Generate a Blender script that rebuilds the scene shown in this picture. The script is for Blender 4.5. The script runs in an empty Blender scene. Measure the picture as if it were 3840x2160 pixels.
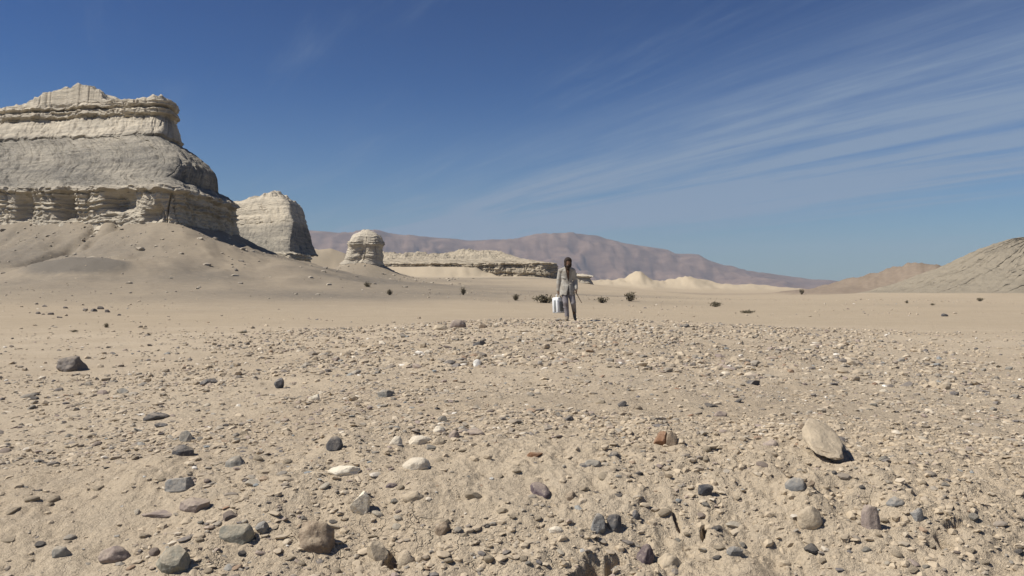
import bpy, math, random
import numpy as np
from mathutils import Vector, Matrix

# ------------------------------------------------------------------ camera, sky, sun, exposure
SC = bpy.context.scene
COL = SC.collection
F = 887.0                     # focal length in pixels of a 1024-wide picture
EYE = 1.30
cam_d = bpy.data.cameras.new('camera')
cam_d.sensor_width = 36.0
cam_d.lens = 36.0 * F / 1024.0
cam_d.clip_start = 0.05
cam_d.clip_end = 60000
cam = bpy.data.objects.new('camera', cam_d)
COL.objects.link(cam)
cam.location = (0, 0, EYE)
HORIZON = 290.0
cam.rotation_euler = (math.radians(90) + math.atan((HORIZON - 288.0) / F), 0, 0)
SC.camera = cam

SUN_EL = math.radians(51)
SUN_AZ = math.radians(-103)        # measured from +y towards +x: from the left
sdir = Vector((math.sin(SUN_AZ) * math.cos(SUN_EL), math.cos(SUN_AZ) * math.cos(SUN_EL), math.sin(SUN_EL)))
sun_d = bpy.data.lights.new('sun', 'SUN')
sun_d.energy = 5.0
sun_d.angle = math.radians(0.53)
sun_d.color = (1.0, 0.945, 0.86)
sun = bpy.data.objects.new('sun', sun_d)
COL.objects.link(sun)
sun.rotation_euler = sdir.to_track_quat('Z', 'Y').to_euler()
sun.location = (-60, 0, 90)

W = bpy.data.worlds.new('World')
SC.world = W
W.use_nodes = True
SC.view_settings.view_transform = 'Standard'
SC.view_settings.look = 'None'
SC.view_settings.gamma = 1.0
SC.view_settings.exposure = 0.25
SC.cycles.volume_bounces = 0
SC.cycles.max_bounces = 6
SC.cycles.diffuse_bounces = 3


class NT:
    """small helper to write node trees"""
    def __init__(s, tree):
        s.t = tree
        s.n = tree.nodes
        s.l = tree.links

    def add(s, typ, **kw):
        nd = s.n.new(typ)
        for k, v in kw.items():
            setattr(nd, k, v)
        return nd

    def put(s, sock, val):
        if hasattr(val, 'links') or hasattr(val, 'is_linked'):
            s.l.new(val, sock)
        else:
            sock.default_value = val

    def math(s, op, a, b=0.0, c=None, clamp=False):
        m = s.add('ShaderNodeMath', operation=op, use_clamp=clamp)
        s.put(m.inputs[0], a)
        s.put(m.inputs[1], b)
        if c is not None:
            s.put(m.inputs[2], c)
        return m.outputs[0]

    def mix(s, fac, a, b, blend='MIX'):
        m = s.add('ShaderNodeMix', data_type='RGBA', blend_type=blend)
        s.put(m.inputs[0], fac)
        s.put(m.inputs[6], (*a, 1) if isinstance(a, tuple) and len(a) == 3 else a)
        s.put(m.inputs[7], (*b, 1) if isinstance(b, tuple) and len(b) == 3 else b)
        return m.outputs[2]

    def ramp(s, x, lo, hi, a=0.0, b=1.0):
        m = s.add('ShaderNodeMapRange', interpolation_type='SMOOTHSTEP')
        s.put(m.inputs[0], x)
        for i, v in enumerate((lo, hi, a, b)):
            m.inputs[i + 1].default_value = v
        return m.outputs[0]

    def noise(s, vec, scale, detail=4, rough=0.55, dist=0.0):
        m = s.add('ShaderNodeTexNoise')
        if vec is not None:
            s.put(m.inputs['Vector'], vec)
        m.inputs['Scale'].default_value = scale
        m.inputs['Detail'].default_value = detail
        m.inputs['Roughness'].default_value = rough
        m.inputs['Distortion'].default_value = dist
        return m.outputs['Fac']

    def mapping(s, vec, scale=(1, 1, 1), rot=(0, 0, 0), loc=(0, 0, 0)):
        m = s.add('ShaderNodeMapping')
        s.put(m.inputs['Vector'], vec)
        m.inputs['Location'].default_value = loc
        m.inputs['Rotation'].default_value = rot
        m.inputs['Scale'].default_value = scale
        return m.outputs[0]


def build_sky():
    g = NT(W.node_tree)
    g.n.clear()
    out = g.add('ShaderNodeOutputWorld')
    bg = g.add('ShaderNodeBackground')
    sky = g.add('ShaderNodeTexSky')
    sky.sky_type = 'NISHITA'
    sky.sun_disc = False
    sky.sun_elevation = SUN_EL
    sky.sun_rotation = SUN_AZ
    sky.altitude = 0
    sky.air_density = 1.0
    sky.dust_density = 0.15
    sky.ozone_density = 6.0
    # thin cirrus on a plane far above: streaks run away to the left of the view
    tc = g.add('ShaderNodeTexCoord')
    sep = g.add('ShaderNodeSeparateXYZ')
    g.put(sep.inputs[0], tc.outputs['Generated'])
    zz = g.math('MAXIMUM', g.math('ADD', sep.outputs[2], 0.015), 0.03)
    px = g.math('DIVIDE', sep.outputs[0], zz)
    py = g.math('DIVIDE', sep.outputs[1], zz)
    ca, sa = math.cos(math.radians(24)), math.sin(math.radians(24))
    q = g.math('ADD', g.math('MULTIPLY', px, ca), g.math('MULTIPLY', py, sa))       # across the streaks
    p = g.math('ADD', g.math('MULTIPLY', px, -sa), g.math('MULTIPLY', py, ca))      # along them
    comb = g.add('ShaderNodeCombineXYZ')
    g.put(comb.inputs[0], q)
    g.put(comb.inputs[1], p)
    v = comb.outputs[0]
    streak = g.noise(g.mapping(v, (1.0, 0.12, 1)), 1.7, 8, 0.62, 0.7)
    fibre = g.noise(g.mapping(v, (1.0, 0.09, 1)), 6.0, 6, 0.65, 0.8)
    wide = g.noise(g.mapping(v, (0.55, 0.10, 1), loc=(0.2, 0, 0)), 0.9, 3, 0.5)
    qn = g.math('ADD', q, g.math('MULTIPLY', g.math('SUBTRACT', wide, 0.5), 1.6))
    band = g.math('MULTIPLY', g.ramp(qn, 1.8, 4.2), g.ramp(qn, 8.0, 5.0))
    dens = g.math('ADD', g.math('MULTIPLY', streak, 0.75), g.math('MULTIPLY', fibre, 0.25))
    d1 = g.math('MULTIPLY', band, g.ramp(dens, 0.28, 0.66))
    d2 = g.math('ADD', g.math('MULTIPLY', g.ramp(dens, 0.48, 0.80), 0.34), g.math('ADD', g.ramp(sep.outputs[2], 0.24, 0.03, 0.0, 0.30), g.ramp(sep.outputs[2], 0.10, 0.01, 0.0, 0.10)))
    dd = g.math('MINIMUM', g.math('ADD', g.math('MULTIPLY', d1, 0.92), d2), 0.8)
    # clear dry air: a steeper fall from the pale horizon to the deep blue overhead
    t0 = g.mix(1.0, sky.outputs[0], tuple(1 / c for c in SKY_REF), 'MULTIPLY')
    gm = g.add('ShaderNodeGamma')
    g.put(gm.inputs[0], t0)
    gm.inputs[1].default_value = 1.8
    tint = g.mix(1.0, gm.outputs[0], SKY_TOP, 'MULTIPLY')
    colr = g.mix(dd, tint, CLOUD)
    g.put(bg.inputs[0], colr)
    bg.inputs[1].default_value = SKY_STRENGTH
    g.put(out.inputs[0], bg.outputs[0])


SKY_STRENGTH = 0.085
SKY_REF = (3.0, 3.9, 5.2)
SKY_TOP = (0.68, 1.68, 3.02)
CLOUD = (2.55, 3.4, 4.6)
build_sky()

# ------------------------------------------------------------------ noise
def _hash(ix, iy, iz, seed):
    with np.errstate(over='ignore'):
        h = (ix.astype(np.uint32) * np.uint32(374761393) + iy.astype(np.uint32) * np.uint32(668265263)
             + iz.astype(np.uint32) * np.uint32(2147483647) + np.uint32((seed * 1274126177) & 0xffffffff))
        h = (h ^ (h >> np.uint32(13))) * np.uint32(1274126177)
        h = (h ^ (h >> np.uint32(16))) * np.uint32(2246822519)
        h = h ^ (h >> np.uint32(15))
    return (h & np.uint32(0xffffff)).astype(np.float32) / np.float32(0xffffff)


def vn3(x, y, z, seed=0):
    x, y, z = np.broadcast_arrays(np.asarray(x, np.float64), np.asarray(y, np.float64), np.asarray(z, np.float64))
    fx, fy, fz = np.floor(x), np.floor(y), np.floor(z)
    ix, iy, iz = fx.astype(np.int64), fy.astype(np.int64), fz.astype(np.int64)
    u, v, w = (x - fx), (y - fy), (z - fz)
    u = u * u * u * (u * (u * 6 - 15) + 10)
    v = v * v * v * (v * (v * 6 - 15) + 10)
    w = w * w * w * (w * (w * 6 - 15) + 10)
    r = 0
    for a in (0, 1):
        for b in (0, 1):
            for c in (0, 1):
                r = r + _hash(ix + a, iy + b, iz + c, seed) * (u if a else 1 - u) * (v if b else 1 - v) * (w if c else 1 - w)
    return r * 2 - 1


def vn2(x, y, seed=0):
    x, y = np.broadcast_arrays(np.asarray(x, np.float64), np.asarray(y, np.float64))
    fx, fy = np.floor(x), np.floor(y)
    ix, iy = fx.astype(np.int64), fy.astype(np.int64)
    u, v = (x - fx), (y - fy)
    u = u * u * u * (u * (u * 6 - 15) + 10)
    v = v * v * v * (v * (v * 6 - 15) + 10)
    zz = np.zeros_like(ix)
    r = 0
    for a in (0, 1):
        for b in (0, 1):
            r = r + _hash(ix + a, iy + b, zz, seed) * (u if a else 1 - u) * (v if b else 1 - v)
    return r * 2 - 1


def fbm2(x, y, scale, octv=4, gain=0.5, seed=0):
    r, a = 0, 1.0
    c, s = math.cos(0.7), math.sin(0.7)
    x, y = np.asarray(x) * scale, np.asarray(y) * scale
    for i in range(octv):
        r = r + a * vn2(x, y, seed + i)
        x, y = (c * x - s * y) * 2.03 + 5.2, (s * x + c * y) * 2.03 + 1.3
        a *= gain
    return r


def fbm3(x, y, z, scale, octv=4, gain=0.5, seed=0):
    r, a = 0, 1.0
    c, s = math.cos(0.7), math.sin(0.7)
    x, y, z = np.asarray(x) * scale, np.asarray(y) * scale, np.asarray(z) * scale
    for i in range(octv):
        r = r + a * vn3(x, y, z, seed + i)
        x, y, z = (c * x - s * y) * 2.03 + 3.1, (s * x + c * y) * 2.03 + 7.7, z * 2.03 + 2.2
        a *= gain
    return r


def sstep(a, b, x):
    t = np.clip((np.asarray(x, np.float64) - a) / (b - a), 0, 1)
    return t * t * (3 - 2 * t)


# ------------------------------------------------------------------ object helpers
def tag(o, label=None, cat=None, group=None, kind=None):
    if label:
        o['label'] = label
    if cat:
        o['category'] = cat
    if group:
        o['group'] = group
    if kind:
        o['kind'] = kind
    return o


def link(name, me, mat=None, parent=None):
    o = bpy.data.objects.new(name, me)
    COL.objects.link(o)
    if mat is not None:
        me.materials.clear()
        me.materials.append(mat)
    if parent is not None:
        o.parent = parent
    return o


def mesh_np(name, verts, faces, smooth=True):
    """verts (n,3), faces (m,k) with one k"""
    me = bpy.data.meshes.new(name)
    verts = np.asarray(verts, np.float32)
    faces = np.asarray(faces, np.int32)
    k = faces.shape[1]
    me.vertices.add(len(verts))
    me.vertices.foreach_set('co', verts.ravel())
    me.loops.add(faces.size)
    me.loops.foreach_set('vertex_index', faces.ravel())
    me.polygons.add(len(faces))
    me.polygons.foreach_set('loop_start', np.arange(0, faces.size, k, dtype=np.int32))
    me.polygons.foreach_set('loop_total', np.full(len(faces), k, np.int32))
    me.polygons.foreach_set('use_smooth', np.full(len(faces), smooth, bool))
    me.update(calc_edges=True)
    me.validate()
    return me


def vcol(me, name, rgb):
    a = me.attributes.new(name, 'FLOAT_COLOR', 'POINT')
    c = np.ones((len(rgb), 4), np.float32)
    c[:, :3] = rgb
    a.data.foreach_set('color', c.ravel())


def vfloat(me, name, val):
    a = me.attributes.new(name, 'FLOAT', 'POINT')
    a.data.foreach_set('value', np.asarray(val, np.float32))


def grid_faces(nr, nc, wrap=False):
    r = np.arange(nr - 1)[:, None]
    c = np.arange(nc if wrap else nc - 1)[None, :]
    c2 = (c + 1) % nc
    return np.stack([r * nc + c, r * nc + c2, (r + 1) * nc + c2, (r + 1) * nc + c], -1).reshape(-1, 4)


# ------------------------------------------------------------------ materials
def new_mat(name):
    m = bpy.data.materials.new(name)
    m.use_nodes = True
    g = NT(m.node_tree)
    b = g.n['Principled BSDF']
    b.inputs['Roughness'].default_value = 0.92
    b.inputs['Specular IOR Level'].default_value = 0.15
    return m, g, b


def bump(g, b, h, strength, dist):
    n = g.add('ShaderNodeBump')
    n.inputs['Strength'].default_value = strength
    n.inputs['Distance'].default_value = dist
    g.put(n.inputs['Height'], h)
    g.put(b.inputs['Normal'], n.outputs[0])


SAND = (0.47, 0.385, 0.275)


def mat_ground():
    m, g, b = new_mat('desert_ground')
    geo = g.add('ShaderNodeNewGeometry')
    P = geo.outputs['Position']
    n1 = g.noise(P, 0.35, 5, 0.6)
    n2 = g.noise(P, 4.0, 5, 0.6)
    n3 = g.noise(P, 55.0, 4, 0.65)
    c = g.mix(g.ramp(n1, 0.3, 0.7), (0.44, 0.355, 0.25), (0.52, 0.43, 0.31))
    c = g.mix(g.math('MULTIPLY', g.ramp(n2, 0.35, 0.75), 0.45), c, (0.40, 0.335, 0.25))
    c = g.mix(g.math('MULTIPLY', g.ramp(n3, 0.48, 0.72), 0.7), c, (0.27, 0.225, 0.17))
    c = g.mix(g.math('MULTIPLY', g.ramp(n3, 0.5, 0.25), 0.35), c, (0.60, 0.52, 0.40))
    n4 = g.noise(g.mapping(P, (0.35, 1.0, 1.0)), 0.11, 5, 0.6)
    c = g.mix(g.math('MULTIPLY', g.ramp(n4, 0.48, 0.68), 0.75), c, (0.345, 0.28, 0.20))
    n5 = g.noise(g.mapping(P, (0.5, 1.0, 1.0)), 0.33, 4, 0.6)
    c = g.mix(g.math('MULTIPLY', g.ramp(n5, 0.54, 0.72), 0.5), c, (0.54, 0.455, 0.335))
    # attributes: grey scree, pale marl, brown hill
    for nm, colr, vary in (('flat', (0.375, 0.305, 0.215), 0.15), ('scree', (0.170, 0.150, 0.122), 0.30), ('marl', (0.45, 0.375, 0.268), 0.4), ('brown', (0.225, 0.178, 0.135), 0.3)):
        a = g.add('ShaderNodeAttribute', attribute_name=nm)
        nn = g.noise(P, 0.8 if nm != 'scree' else 1.6, 5, 0.65)
        f = g.math('MULTIPLY', a.outputs['Fac'], g.ramp(nn, 0.5 - vary - 0.1, 0.5 + 0.15, 0.6, 1.0))
        c = g.mix(f, c, colr)
    g.put(b.inputs['Base Color'], c)
    vo = g.add('ShaderNodeTexVoronoi', feature='DISTANCE_TO_EDGE')
    wv = g.add('ShaderNodeVectorMath', operation='ADD')
    g.put(wv.inputs[0], P)
    nz = g.add('ShaderNodeTexNoise')
    g.put(nz.inputs['Vector'], P)
    nz.inputs['Scale'].default_value = 6.0
    nz.inputs['Detail'].default_value = 4
    sc_ = g.add('ShaderNodeVectorMath', operation='SCALE')
    g.put(sc_.inputs[0], nz.outputs['Color'])
    sc_.inputs['Scale'].default_value = 0.22
    g.put(wv.inputs[1], sc_.outputs[0])
    g.put(vo.inputs['Vector'], wv.outputs[0])
    vo.inputs['Scale'].default_value = 7.0
    crack = g.math('MULTIPLY', g.ramp(vo.outputs['Distance'], 0.03, 0.0), g.ramp(g.noise(P, 1.7, 3, 0.5), 0.56, 0.70))
    h = g.math('ADD', g.math('SUBTRACT', g.math('MULTIPLY', g.noise(P, 30.0, 5, 0.7), 0.6), g.math('MULTIPLY', crack, 0.35)), g.math('MULTIPLY', g.noise(P, 140.0, 3, 0.6), 0.25))
    bump(g, b, h, 1.0, 0.035)
    return m


def mat_marl(name='layered_marl', k=1.0, alb=1.0):
    m, g, b = new_mat(name)
    geo = g.add('ShaderNodeNewGeometry')
    P = geo.outputs['Position']
    warp = g.noise(P, 0.12, 3, 0.5)
    sep = g.add('ShaderNodeSeparateXYZ')
    g.put(sep.inputs[0], P)
    zz = g.math('ADD', sep.outputs[2], g.math('MULTIPLY', warp, 2.0))
    cb = g.add('ShaderNodeCombineXYZ')
    g.put(cb.inputs[0], g.math('MULTIPLY', sep.outputs[0], 0.06))
    g.put(cb.inputs[1], g.math('MULTIPLY', sep.outputs[1], 0.06))
    g.put(cb.inputs[2], zz)
    lay = g.noise(cb.outputs[0], 1.7, 5, 0.7)
    lay2 = g.noise(cb.outputs[0], 5.5, 3, 0.6)
    mot = g.noise(P, 1.1, 6, 0.65)
    c = g.mix(g.math('ADD', g.math('MULTIPLY', g.ramp(lay, 0.36, 0.62), k), 0.5 * (1 - k)), (0.38, 0.34, 0.272), (0.57, 0.505, 0.395))
    c = g.mix(g.math('MULTIPLY', g.ramp(lay2, 0.52, 0.70), 0.40 * k), c, (0.31, 0.27, 0.21))
    c = g.mix(g.math('MULTIPLY', g.ramp(mot, 0.45, 0.75), 0.4), c, (0.42, 0.365, 0.285))
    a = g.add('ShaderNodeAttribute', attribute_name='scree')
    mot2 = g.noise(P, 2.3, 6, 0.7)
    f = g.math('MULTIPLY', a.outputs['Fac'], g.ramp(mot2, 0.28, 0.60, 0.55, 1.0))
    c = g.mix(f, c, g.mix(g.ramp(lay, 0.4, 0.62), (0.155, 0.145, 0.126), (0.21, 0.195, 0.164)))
    g.put(b.inputs['Base Color'], c)
    if alb != 1.0:
        c = g.mix(1.0, c, (alb, alb * 0.97, alb * 0.92), 'MULTIPLY')
        g.put(b.inputs['Base Color'], c)
    h = g.math('ADD', g.math('MULTIPLY', lay2, 0.7), g.math('MULTIPLY', g.noise(P, 3.0, 6, 0.7), 0.8))
    bump(g, b, h, 0.8, 0.30)
    return m


def mat_mountain():
    m, g, b = new_mat('far_mountain')
    geo = g.add('ShaderNodeNewGeometry')
    P = geo.outputs['Position']
    n = g.noise(g.mapping(P, (1, 1, 4)), 0.006, 8, 0.75)
    n2 = g.noise(P, 0.012, 5, 0.7)
    c = g.mix(g.ramp(n, 0.38, 0.64), (0.130, 0.085, 0.062), (0.225, 0.152, 0.108))
    c = g.mix(g.math('MULTIPLY', g.ramp(n2, 0.45, 0.7), 0.5), c, (0.11, 0.075, 0.065))
    g.put(b.inputs['Base Color'], c)
    return m


def mat_stone(name, c1, c2, dust=0.45, scale=9.0):
    """rock of its own colour with sand dust lying on its upper side"""
    m, g, b = new_mat(name)
    tc = g.add('ShaderNodeTexCoord')
    inf = g.add('ShaderNodeObjectInfo')
    v = g.add('ShaderNodeVectorMath', operation='ADD')
    g.put(v.inputs[0], tc.outputs['Object'])
    cmb = g.add('ShaderNodeCombineXYZ')
    g.put(cmb.inputs[0], g.math('MULTIPLY', inf.outputs['Random'], 37.0))
    g.put(v.inputs[1], cmb.outputs[0])
    V = v.outputs[0]
    n = g.noise(V, scale, 6, 0.65)
    c = g.mix(g.ramp(n, 0.3, 0.7), c1, c2)
    sp = g.noise(V, scale * 7, 3, 0.6)
    c = g.mix(g.math('MULTIPLY', g.ramp(sp, 0.56, 0.72), 0.35), c, (0.55, 0.48, 0.38))
    dn = g.noise(V, scale * 2.0, 5, 0.7)
    geo = g.add('ShaderNodeNewGeometry')
    sep = g.add('ShaderNodeSeparateXYZ')
    g.put(sep.inputs[0], geo.outputs['Normal'])
    f = g.math('MULTIPLY', g.math('MULTIPLY', g.ramp(sep.outputs[2], -0.1, 0.9), g.ramp(dn, 0.32, 0.68)), dust)
    c = g.mix(f, c, SAND)
    g.put(b.inputs['Base Color'], c)
    b.inputs['Roughness'].default_value = 0.85
    c2n = g.noise(V, scale * 3.3, 5, 0.75)
    bump(g, b, g.math('ADD', g.math('ADD', n, g.math('MULTIPLY', sp, 0.5)), g.math('MULTIPLY', c2n, 0.9)), 0.8, 0.010)
    return m


def mat_gravel():
    m, g, b = new_mat('gravel_mix')
    a = g.add('ShaderNodeAttribute', attribute_name='tint')
    geo = g.add('ShaderNodeNewGeometry')
    n = g.noise(geo.outputs['Position'], 60.0, 4, 0.65)
    c = g.mix(g.math('MULTIPLY', g.ramp(n, 0.35, 0.7), 0.35), a.outputs['Color'], (0.40, 0.33, 0.24))
    g.put(b.inputs['Base Color'], c)
    return m


def mat_plain(name, c1, c2=None, rough=0.8, scale=20.0, spec=0.2, bmp=0.0, stain=None):
    m, g, b = new_mat(name)
    b.inputs['Roughness'].default_value = rough
    b.inputs['Specular IOR Level'].default_value = spec
    tc = g.add('ShaderNodeTexCoord')
    n = g.noise(tc.outputs['Object'], scale, 5, 0.6)
    col = g.mix(g.ramp(n, 0.3, 0.7), c1, c2 or c1)
    if stain:
        col = g.mix(g.math('MULTIPLY', g.ramp(g.noise(tc.outputs['Object'], 4.5, 4, 0.6, 0.6), 0.50, 0.62), 0.7), col, stain)
    g.put(b.inputs['Base Color'], col)
    if bmp:
        bump(g, b, n, bmp, 0.01)
    return m


M_GROUND = mat_ground()
M_MARL = mat_marl()
M_MARL_PLAIN = mat_marl('crumbly_marl', 0.2, 0.64)
M_MARL_FAR = mat_marl('yellow_marl', 0.7, 0.80)
M_MOUNT = mat_mountain()
M_GRAVEL = mat_gravel()
STONE = {
    'tan': mat_stone('tan_stone', (0.37, 0.305, 0.22), (0.46, 0.385, 0.28), 0.6),
    'pale': mat_stone('pale_stone', (0.55, 0.48, 0.37), (0.68, 0.61, 0.49), 0.25),
    'cream': mat_stone('cream_stone', (0.66, 0.58, 0.44), (0.78, 0.71, 0.57), 0.1),
    'grey': mat_stone('grey_stone', (0.21, 0.205, 0.185), (0.31, 0.295, 0.26), 0.60),
    'green': mat_stone('grey_green_stone', (0.205, 0.20, 0.165), (0.275, 0.262, 0.21), 0.60),
    'slate': mat_stone('slate_stone', (0.065, 0.066, 0.072), (0.13, 0.13, 0.135), 0.50),
    'blue': mat_stone('blue_grey_stone', (0.175, 0.175, 0.17), (0.265, 0.262, 0.248), 0.60),
    'purple': mat_stone('purple_stone', (0.085, 0.065, 0.075), (0.15, 0.12, 0.13), 0.40),
    'mauve': mat_stone('mauve_stone', (0.235, 0.19, 0.17), (0.31, 0.255, 0.22), 0.55),
    'brown': mat_stone('brown_stone', (0.19, 0.145, 0.105), (0.29, 0.225, 0.16), 0.60),
    'basalt': mat_stone('dusty_basalt', (0.14, 0.125, 0.115), (0.20, 0.18, 0.165), 0.45, 5.0),
    'rust': mat_stone('rust_stone', (0.20, 0.105, 0.06), (0.29, 0.17, 0.10), 0.30),
    'white': mat_stone('white_stone', (0.70, 0.67, 0.60), (0.82, 0.80, 0.74), 0.05),
}

# ------------------------------------------------------------------ the lie of the land
def box_d(x, y, x0, x1, y0, y1, r):
    """distance from a rounded rectangle in plan"""
    cx, cy, hx, hy = (x0 + x1) / 2, (y0 + y1) / 2, (x1 - x0) / 2 - r, (y1 - y0) / 2 - r
    qx, qy = np.abs(x - cx) - hx, np.abs(y - cy) - hy
    return np.hypot(np.maximum(qx, 0), np.maximum(qy, 0)) + np.minimum(np.maximum(qx, qy), 0) - r


def smax(a, b, k):
    h = np.clip(0.5 + 0.5 * (a - b) / k, 0, 1)
    return b + (a - b) * h + k * h * (1 - h)


def mound(x, y):
    xc = 0.1 + 0.06 * y
    sx = 3.3 + 0.13 * y
    g = np.exp(-(np.abs(x - xc) / sx) ** 2.3)
    return 0.43 * g * (1 - sstep(24.6, 31.5, y))


PITS = []     # (x, y, rx, ry, depth, rot) filled in below


def land(x, y, masks=False):
    x = np.asarray(x, np.float64)
    y = np.asarray(y, np.float64)
    r = np.hypot(x, y)
    big = fbm2(x, y, 1 / 45.0, 3, 0.5, 11)
    plain = 0.16 * big * sstep(25, 70, r) + 0.07 * fbm2(x, y, 1 / 8.0, 4, 0.55, 15) * sstep(20, 40, r)
    wash = np.clip(0.055 - np.abs(fbm2(x, y * 0.6, 1 / 26.0, 3, 0.5, 17)), 0, 1) / 0.055
    plain = plain - 0.13 * wash * sstep(30, 42, r) * sstep(400, 200, r)
    west = sstep(48, 8, x + 0.05 * (y - 200))
    rise = 6.0 * sstep(85, 320, y) * west
    z = plain + rise
    # scree aprons at the feet of the cliffs
    lump = fbm2(x, y, 1 / 17.0, 4, 0.5, 21)
    rill = fbm2(x * 1.0, y * 0.45, 1 / 5.0, 3, 0.5, 31)
    d1 = box_d(x, y + 0.45 * np.clip(x + 38, -200, 0), -150, -40.4, 104.5, 132, 4.0)
    dd = np.maximum(d1 + 2.6 * lump, 0)
    dd1 = np.maximum(d1, 0)
    rl = np.where(x < -44, fbm2(x / 1.7, dd1 / 14.0, 1.0, 4, 0.55, 35) * sstep(-43, -50, x), fbm2(y / 1.7, dd1 / 14.0, 1.0, 4, 0.55, 37) * sstep(108, 114, y)) * sstep(0, 3, dd1) * np.exp(-np.maximum(dd1 - 8, 0) / 8)
    run = 1.1 * rl + fbm2(x + 0.5 * y, y, 1 / 4.5, 4, 0.55, 33) * sstep(1, 6, dd1) * np.exp(-np.maximum(dd1 - 12, 0) / 12)
    t1 = 0.22 * run + (9.3 + 0.04 * np.clip(-40 - x, 0, 40)) * np.exp(-dd / (17.0 + 3 * big)) + 0.5 * lump * np.exp(-((dd - 16) / 14) ** 2) + 0.28 * rill * np.exp(-((dd - 14) / 14) ** 2)
    # a darker hummock lying on the front apron
    t1 = t1 + 1.1 * np.exp(-(((x + 42 + 0.3 * (y - 86)) / 5.5) ** 2 + ((y - 86) / 4.0) ** 2) ** 1.5)
    gx = -51.3 + 0.10 * (y - 108) + 0.5 * vn2(y / 2.5, y * 0, 23)
    t1 = t1 - 0.9 * np.exp(-((x - gx) / 0.75) ** 2) * sstep(92, 99, y) * sstep(113, 109, y) - 0.6 * np.exp(-((x - gx - 1.9 - 0.12 * (y - 100)) / 0.6) ** 2) * sstep(98, 102, y) * sstep(113, 109, y)
    d2 = box_d(x, y + 0.4 * np.clip(x + 36, -200, 0), -90, -36.6, 147, 172, 4.0)
    dd2 = np.maximum(d2 + 2.4 * lump, 0)
    t2 = 5.9 * np.exp(-dd2 / 15.0) + 0.25 * rill * np.exp(-((dd2 - 10) / 12) ** 2)
    d3 = np.hypot(x + 41.5, (y - 243) * 0.8) - 4.5
    t3 = 8.8 * np.exp(-np.maximum(d3 + 1.5 * lump, 0) / 15.0)
    d3b = np.hypot((x + 62) * 0.45, (y - 262) * 0.8) - 4
    t3b = (13.5 + 1.5 * lump) * np.exp(-np.maximum(d3b, 0) / 11.0)
    d4 = box_d(x, y, -85, 14, 300, 350, 6.0)
    t4 = (5.2 + 4.0 * sstep(-8, -22, x + 11 * lump)) * np.exp(-np.maximum(d4 + 3 * lump, 0) / 22.0)
    t = t1
    for u in (t2, t3, t3b, t4):
        t = smax(t, u, 0.01 + 1.2 * sstep(0.3, 4, np.maximum(t, u)))
    z = smax(z, t + 0.15 * plain, 0.01 + 0.8 * sstep(0.2, 3, np.maximum(t, z)))
    # pale badlands far off, right of the middle
    prof = np.interp(x, [20, 34, 40, 48, 54, 60, 66, 74, 80, 88, 98, 110, 122, 140, 170],
                     [5.8, 5.0, 5.6, 6.0, 8.6, 6.3, 5.8, 7.6, 6.2, 4.6, 3.8, 3.2, 2.4, 0.6, 0.0])
    jag = 1 + 0.16 * fbm2(x, y, 1 / 7.0, 4, 0.6, 41)
    bad = 0.96 * prof * jag * np.exp(-np.abs((y - 385) / 26.0) ** 1.5) * sstep(10, 30, x)
    z = np.maximum(z, z + bad * 0.98)
    # terrace edge that crosses the plain in front of them
    edge = 205 - 0.15 * (x - 40) + 6 * fbm2(x, y, 1 / 30.0, 3, 0.5, 45)
    ter = 0.75 * sstep(-3, 2.5, y - edge) * sstep(10, 35, x) * sstep(120, 90, x) * sstep(330, 250, y)
    z = z - ter
    # brown hill at the right, far side of the pale one
    br = 7.4 * np.exp(-(((x - 130) / 36.0) ** 2) ** 1.15) * np.exp(-((y - 262) / 32.0) ** 2)
    br = br * (1 + 0.30 * fbm2(x, y, 1 / 13.0, 5, 0.6, 47))
    z = z + br
    d5 = box_d(x, y, 78, 190, 158, 220, 10.0)
    t5 = 0.7 * np.exp(-np.maximum(d5, 0) / 7.0)
    z = z + t5
    m = mound(x, y)
    z = z + m
    z = z - (0.36 + 0.22 * sstep(-2.0, 0.6, x)) * (1 - sstep(2.5, 4.75, y + 0.12 * fbm2(x, y, 1.1, 3, 0.5, 49))) * sstep(12, 7, r)
    # crumbly near ground
    near = 1 - sstep(26, 40, r)
    on = np.clip(m / 0.25, 0, 1)
    if np.any(near > 0):
        face = (1 - sstep(4.4, 6.0, y)) * near
        face = face * (0.55 + 0.75 * sstep(-1.6, 1.0, x))
        c1 = fbm2(x, y, 2.2, 3, 0.55, 51)
        c2 = fbm2(x, y, 8.0, 3, 0.6, 61)
        c3 = np.abs(fbm2(x, y, 17.0, 3, 0.6, 71))
        z = z + near * (0.016 * c1 * (0.35 + on) + 0.004 * c2 * (0.4 + on))
        c4 = np.abs(fbm2(x, y, 34.0, 3, 0.6, 75))
        crumb = face * sstep(-0.25, 0.35, fbm2(x, y, 1.7, 3, 0.5, 77) + 0.25 * (x > 0))
        z = z + face * (0.020 * np.abs(c1) + 0.008 * c2 + 0.0045 * c3) + crumb * (0.006 * c3 + 0.005 * c4)
        # small wind-laid ripples and flakes further up
        z = z + near * on * (1 - face) * 0.006 * np.abs(fbm2(x * 0.6, y, 6.0, 3, 0.6, 81))
        for (qx, qy, rx, ry, dep, rot) in PITS:
            w = (np.abs(x - qx) < 1.0) & (np.abs(y - qy) < 1.0)
            if not np.any(w):
                continue
            c, s = math.cos(rot), math.sin(rot)
            ux, uy = (x - qx) * c + (y - qy) * s, -(x - qx) * s + (y - qy) * c
            n = 0.35 * fbm2(x, y, 16.0, 3, 0.6, 91)
            e = np.sqrt((ux / rx) ** 2 + (uy / ry) ** 2) + n
            z = z - w * dep * sstep(1.15, 0.7, e)
    if not masks:
        return z
    scree = np.clip(sstep(0.0, 1.1, t + 0.12 * lump) * (0.72 + 0.40 * lump), 0, 1) * sstep(330, 240, y)
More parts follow.
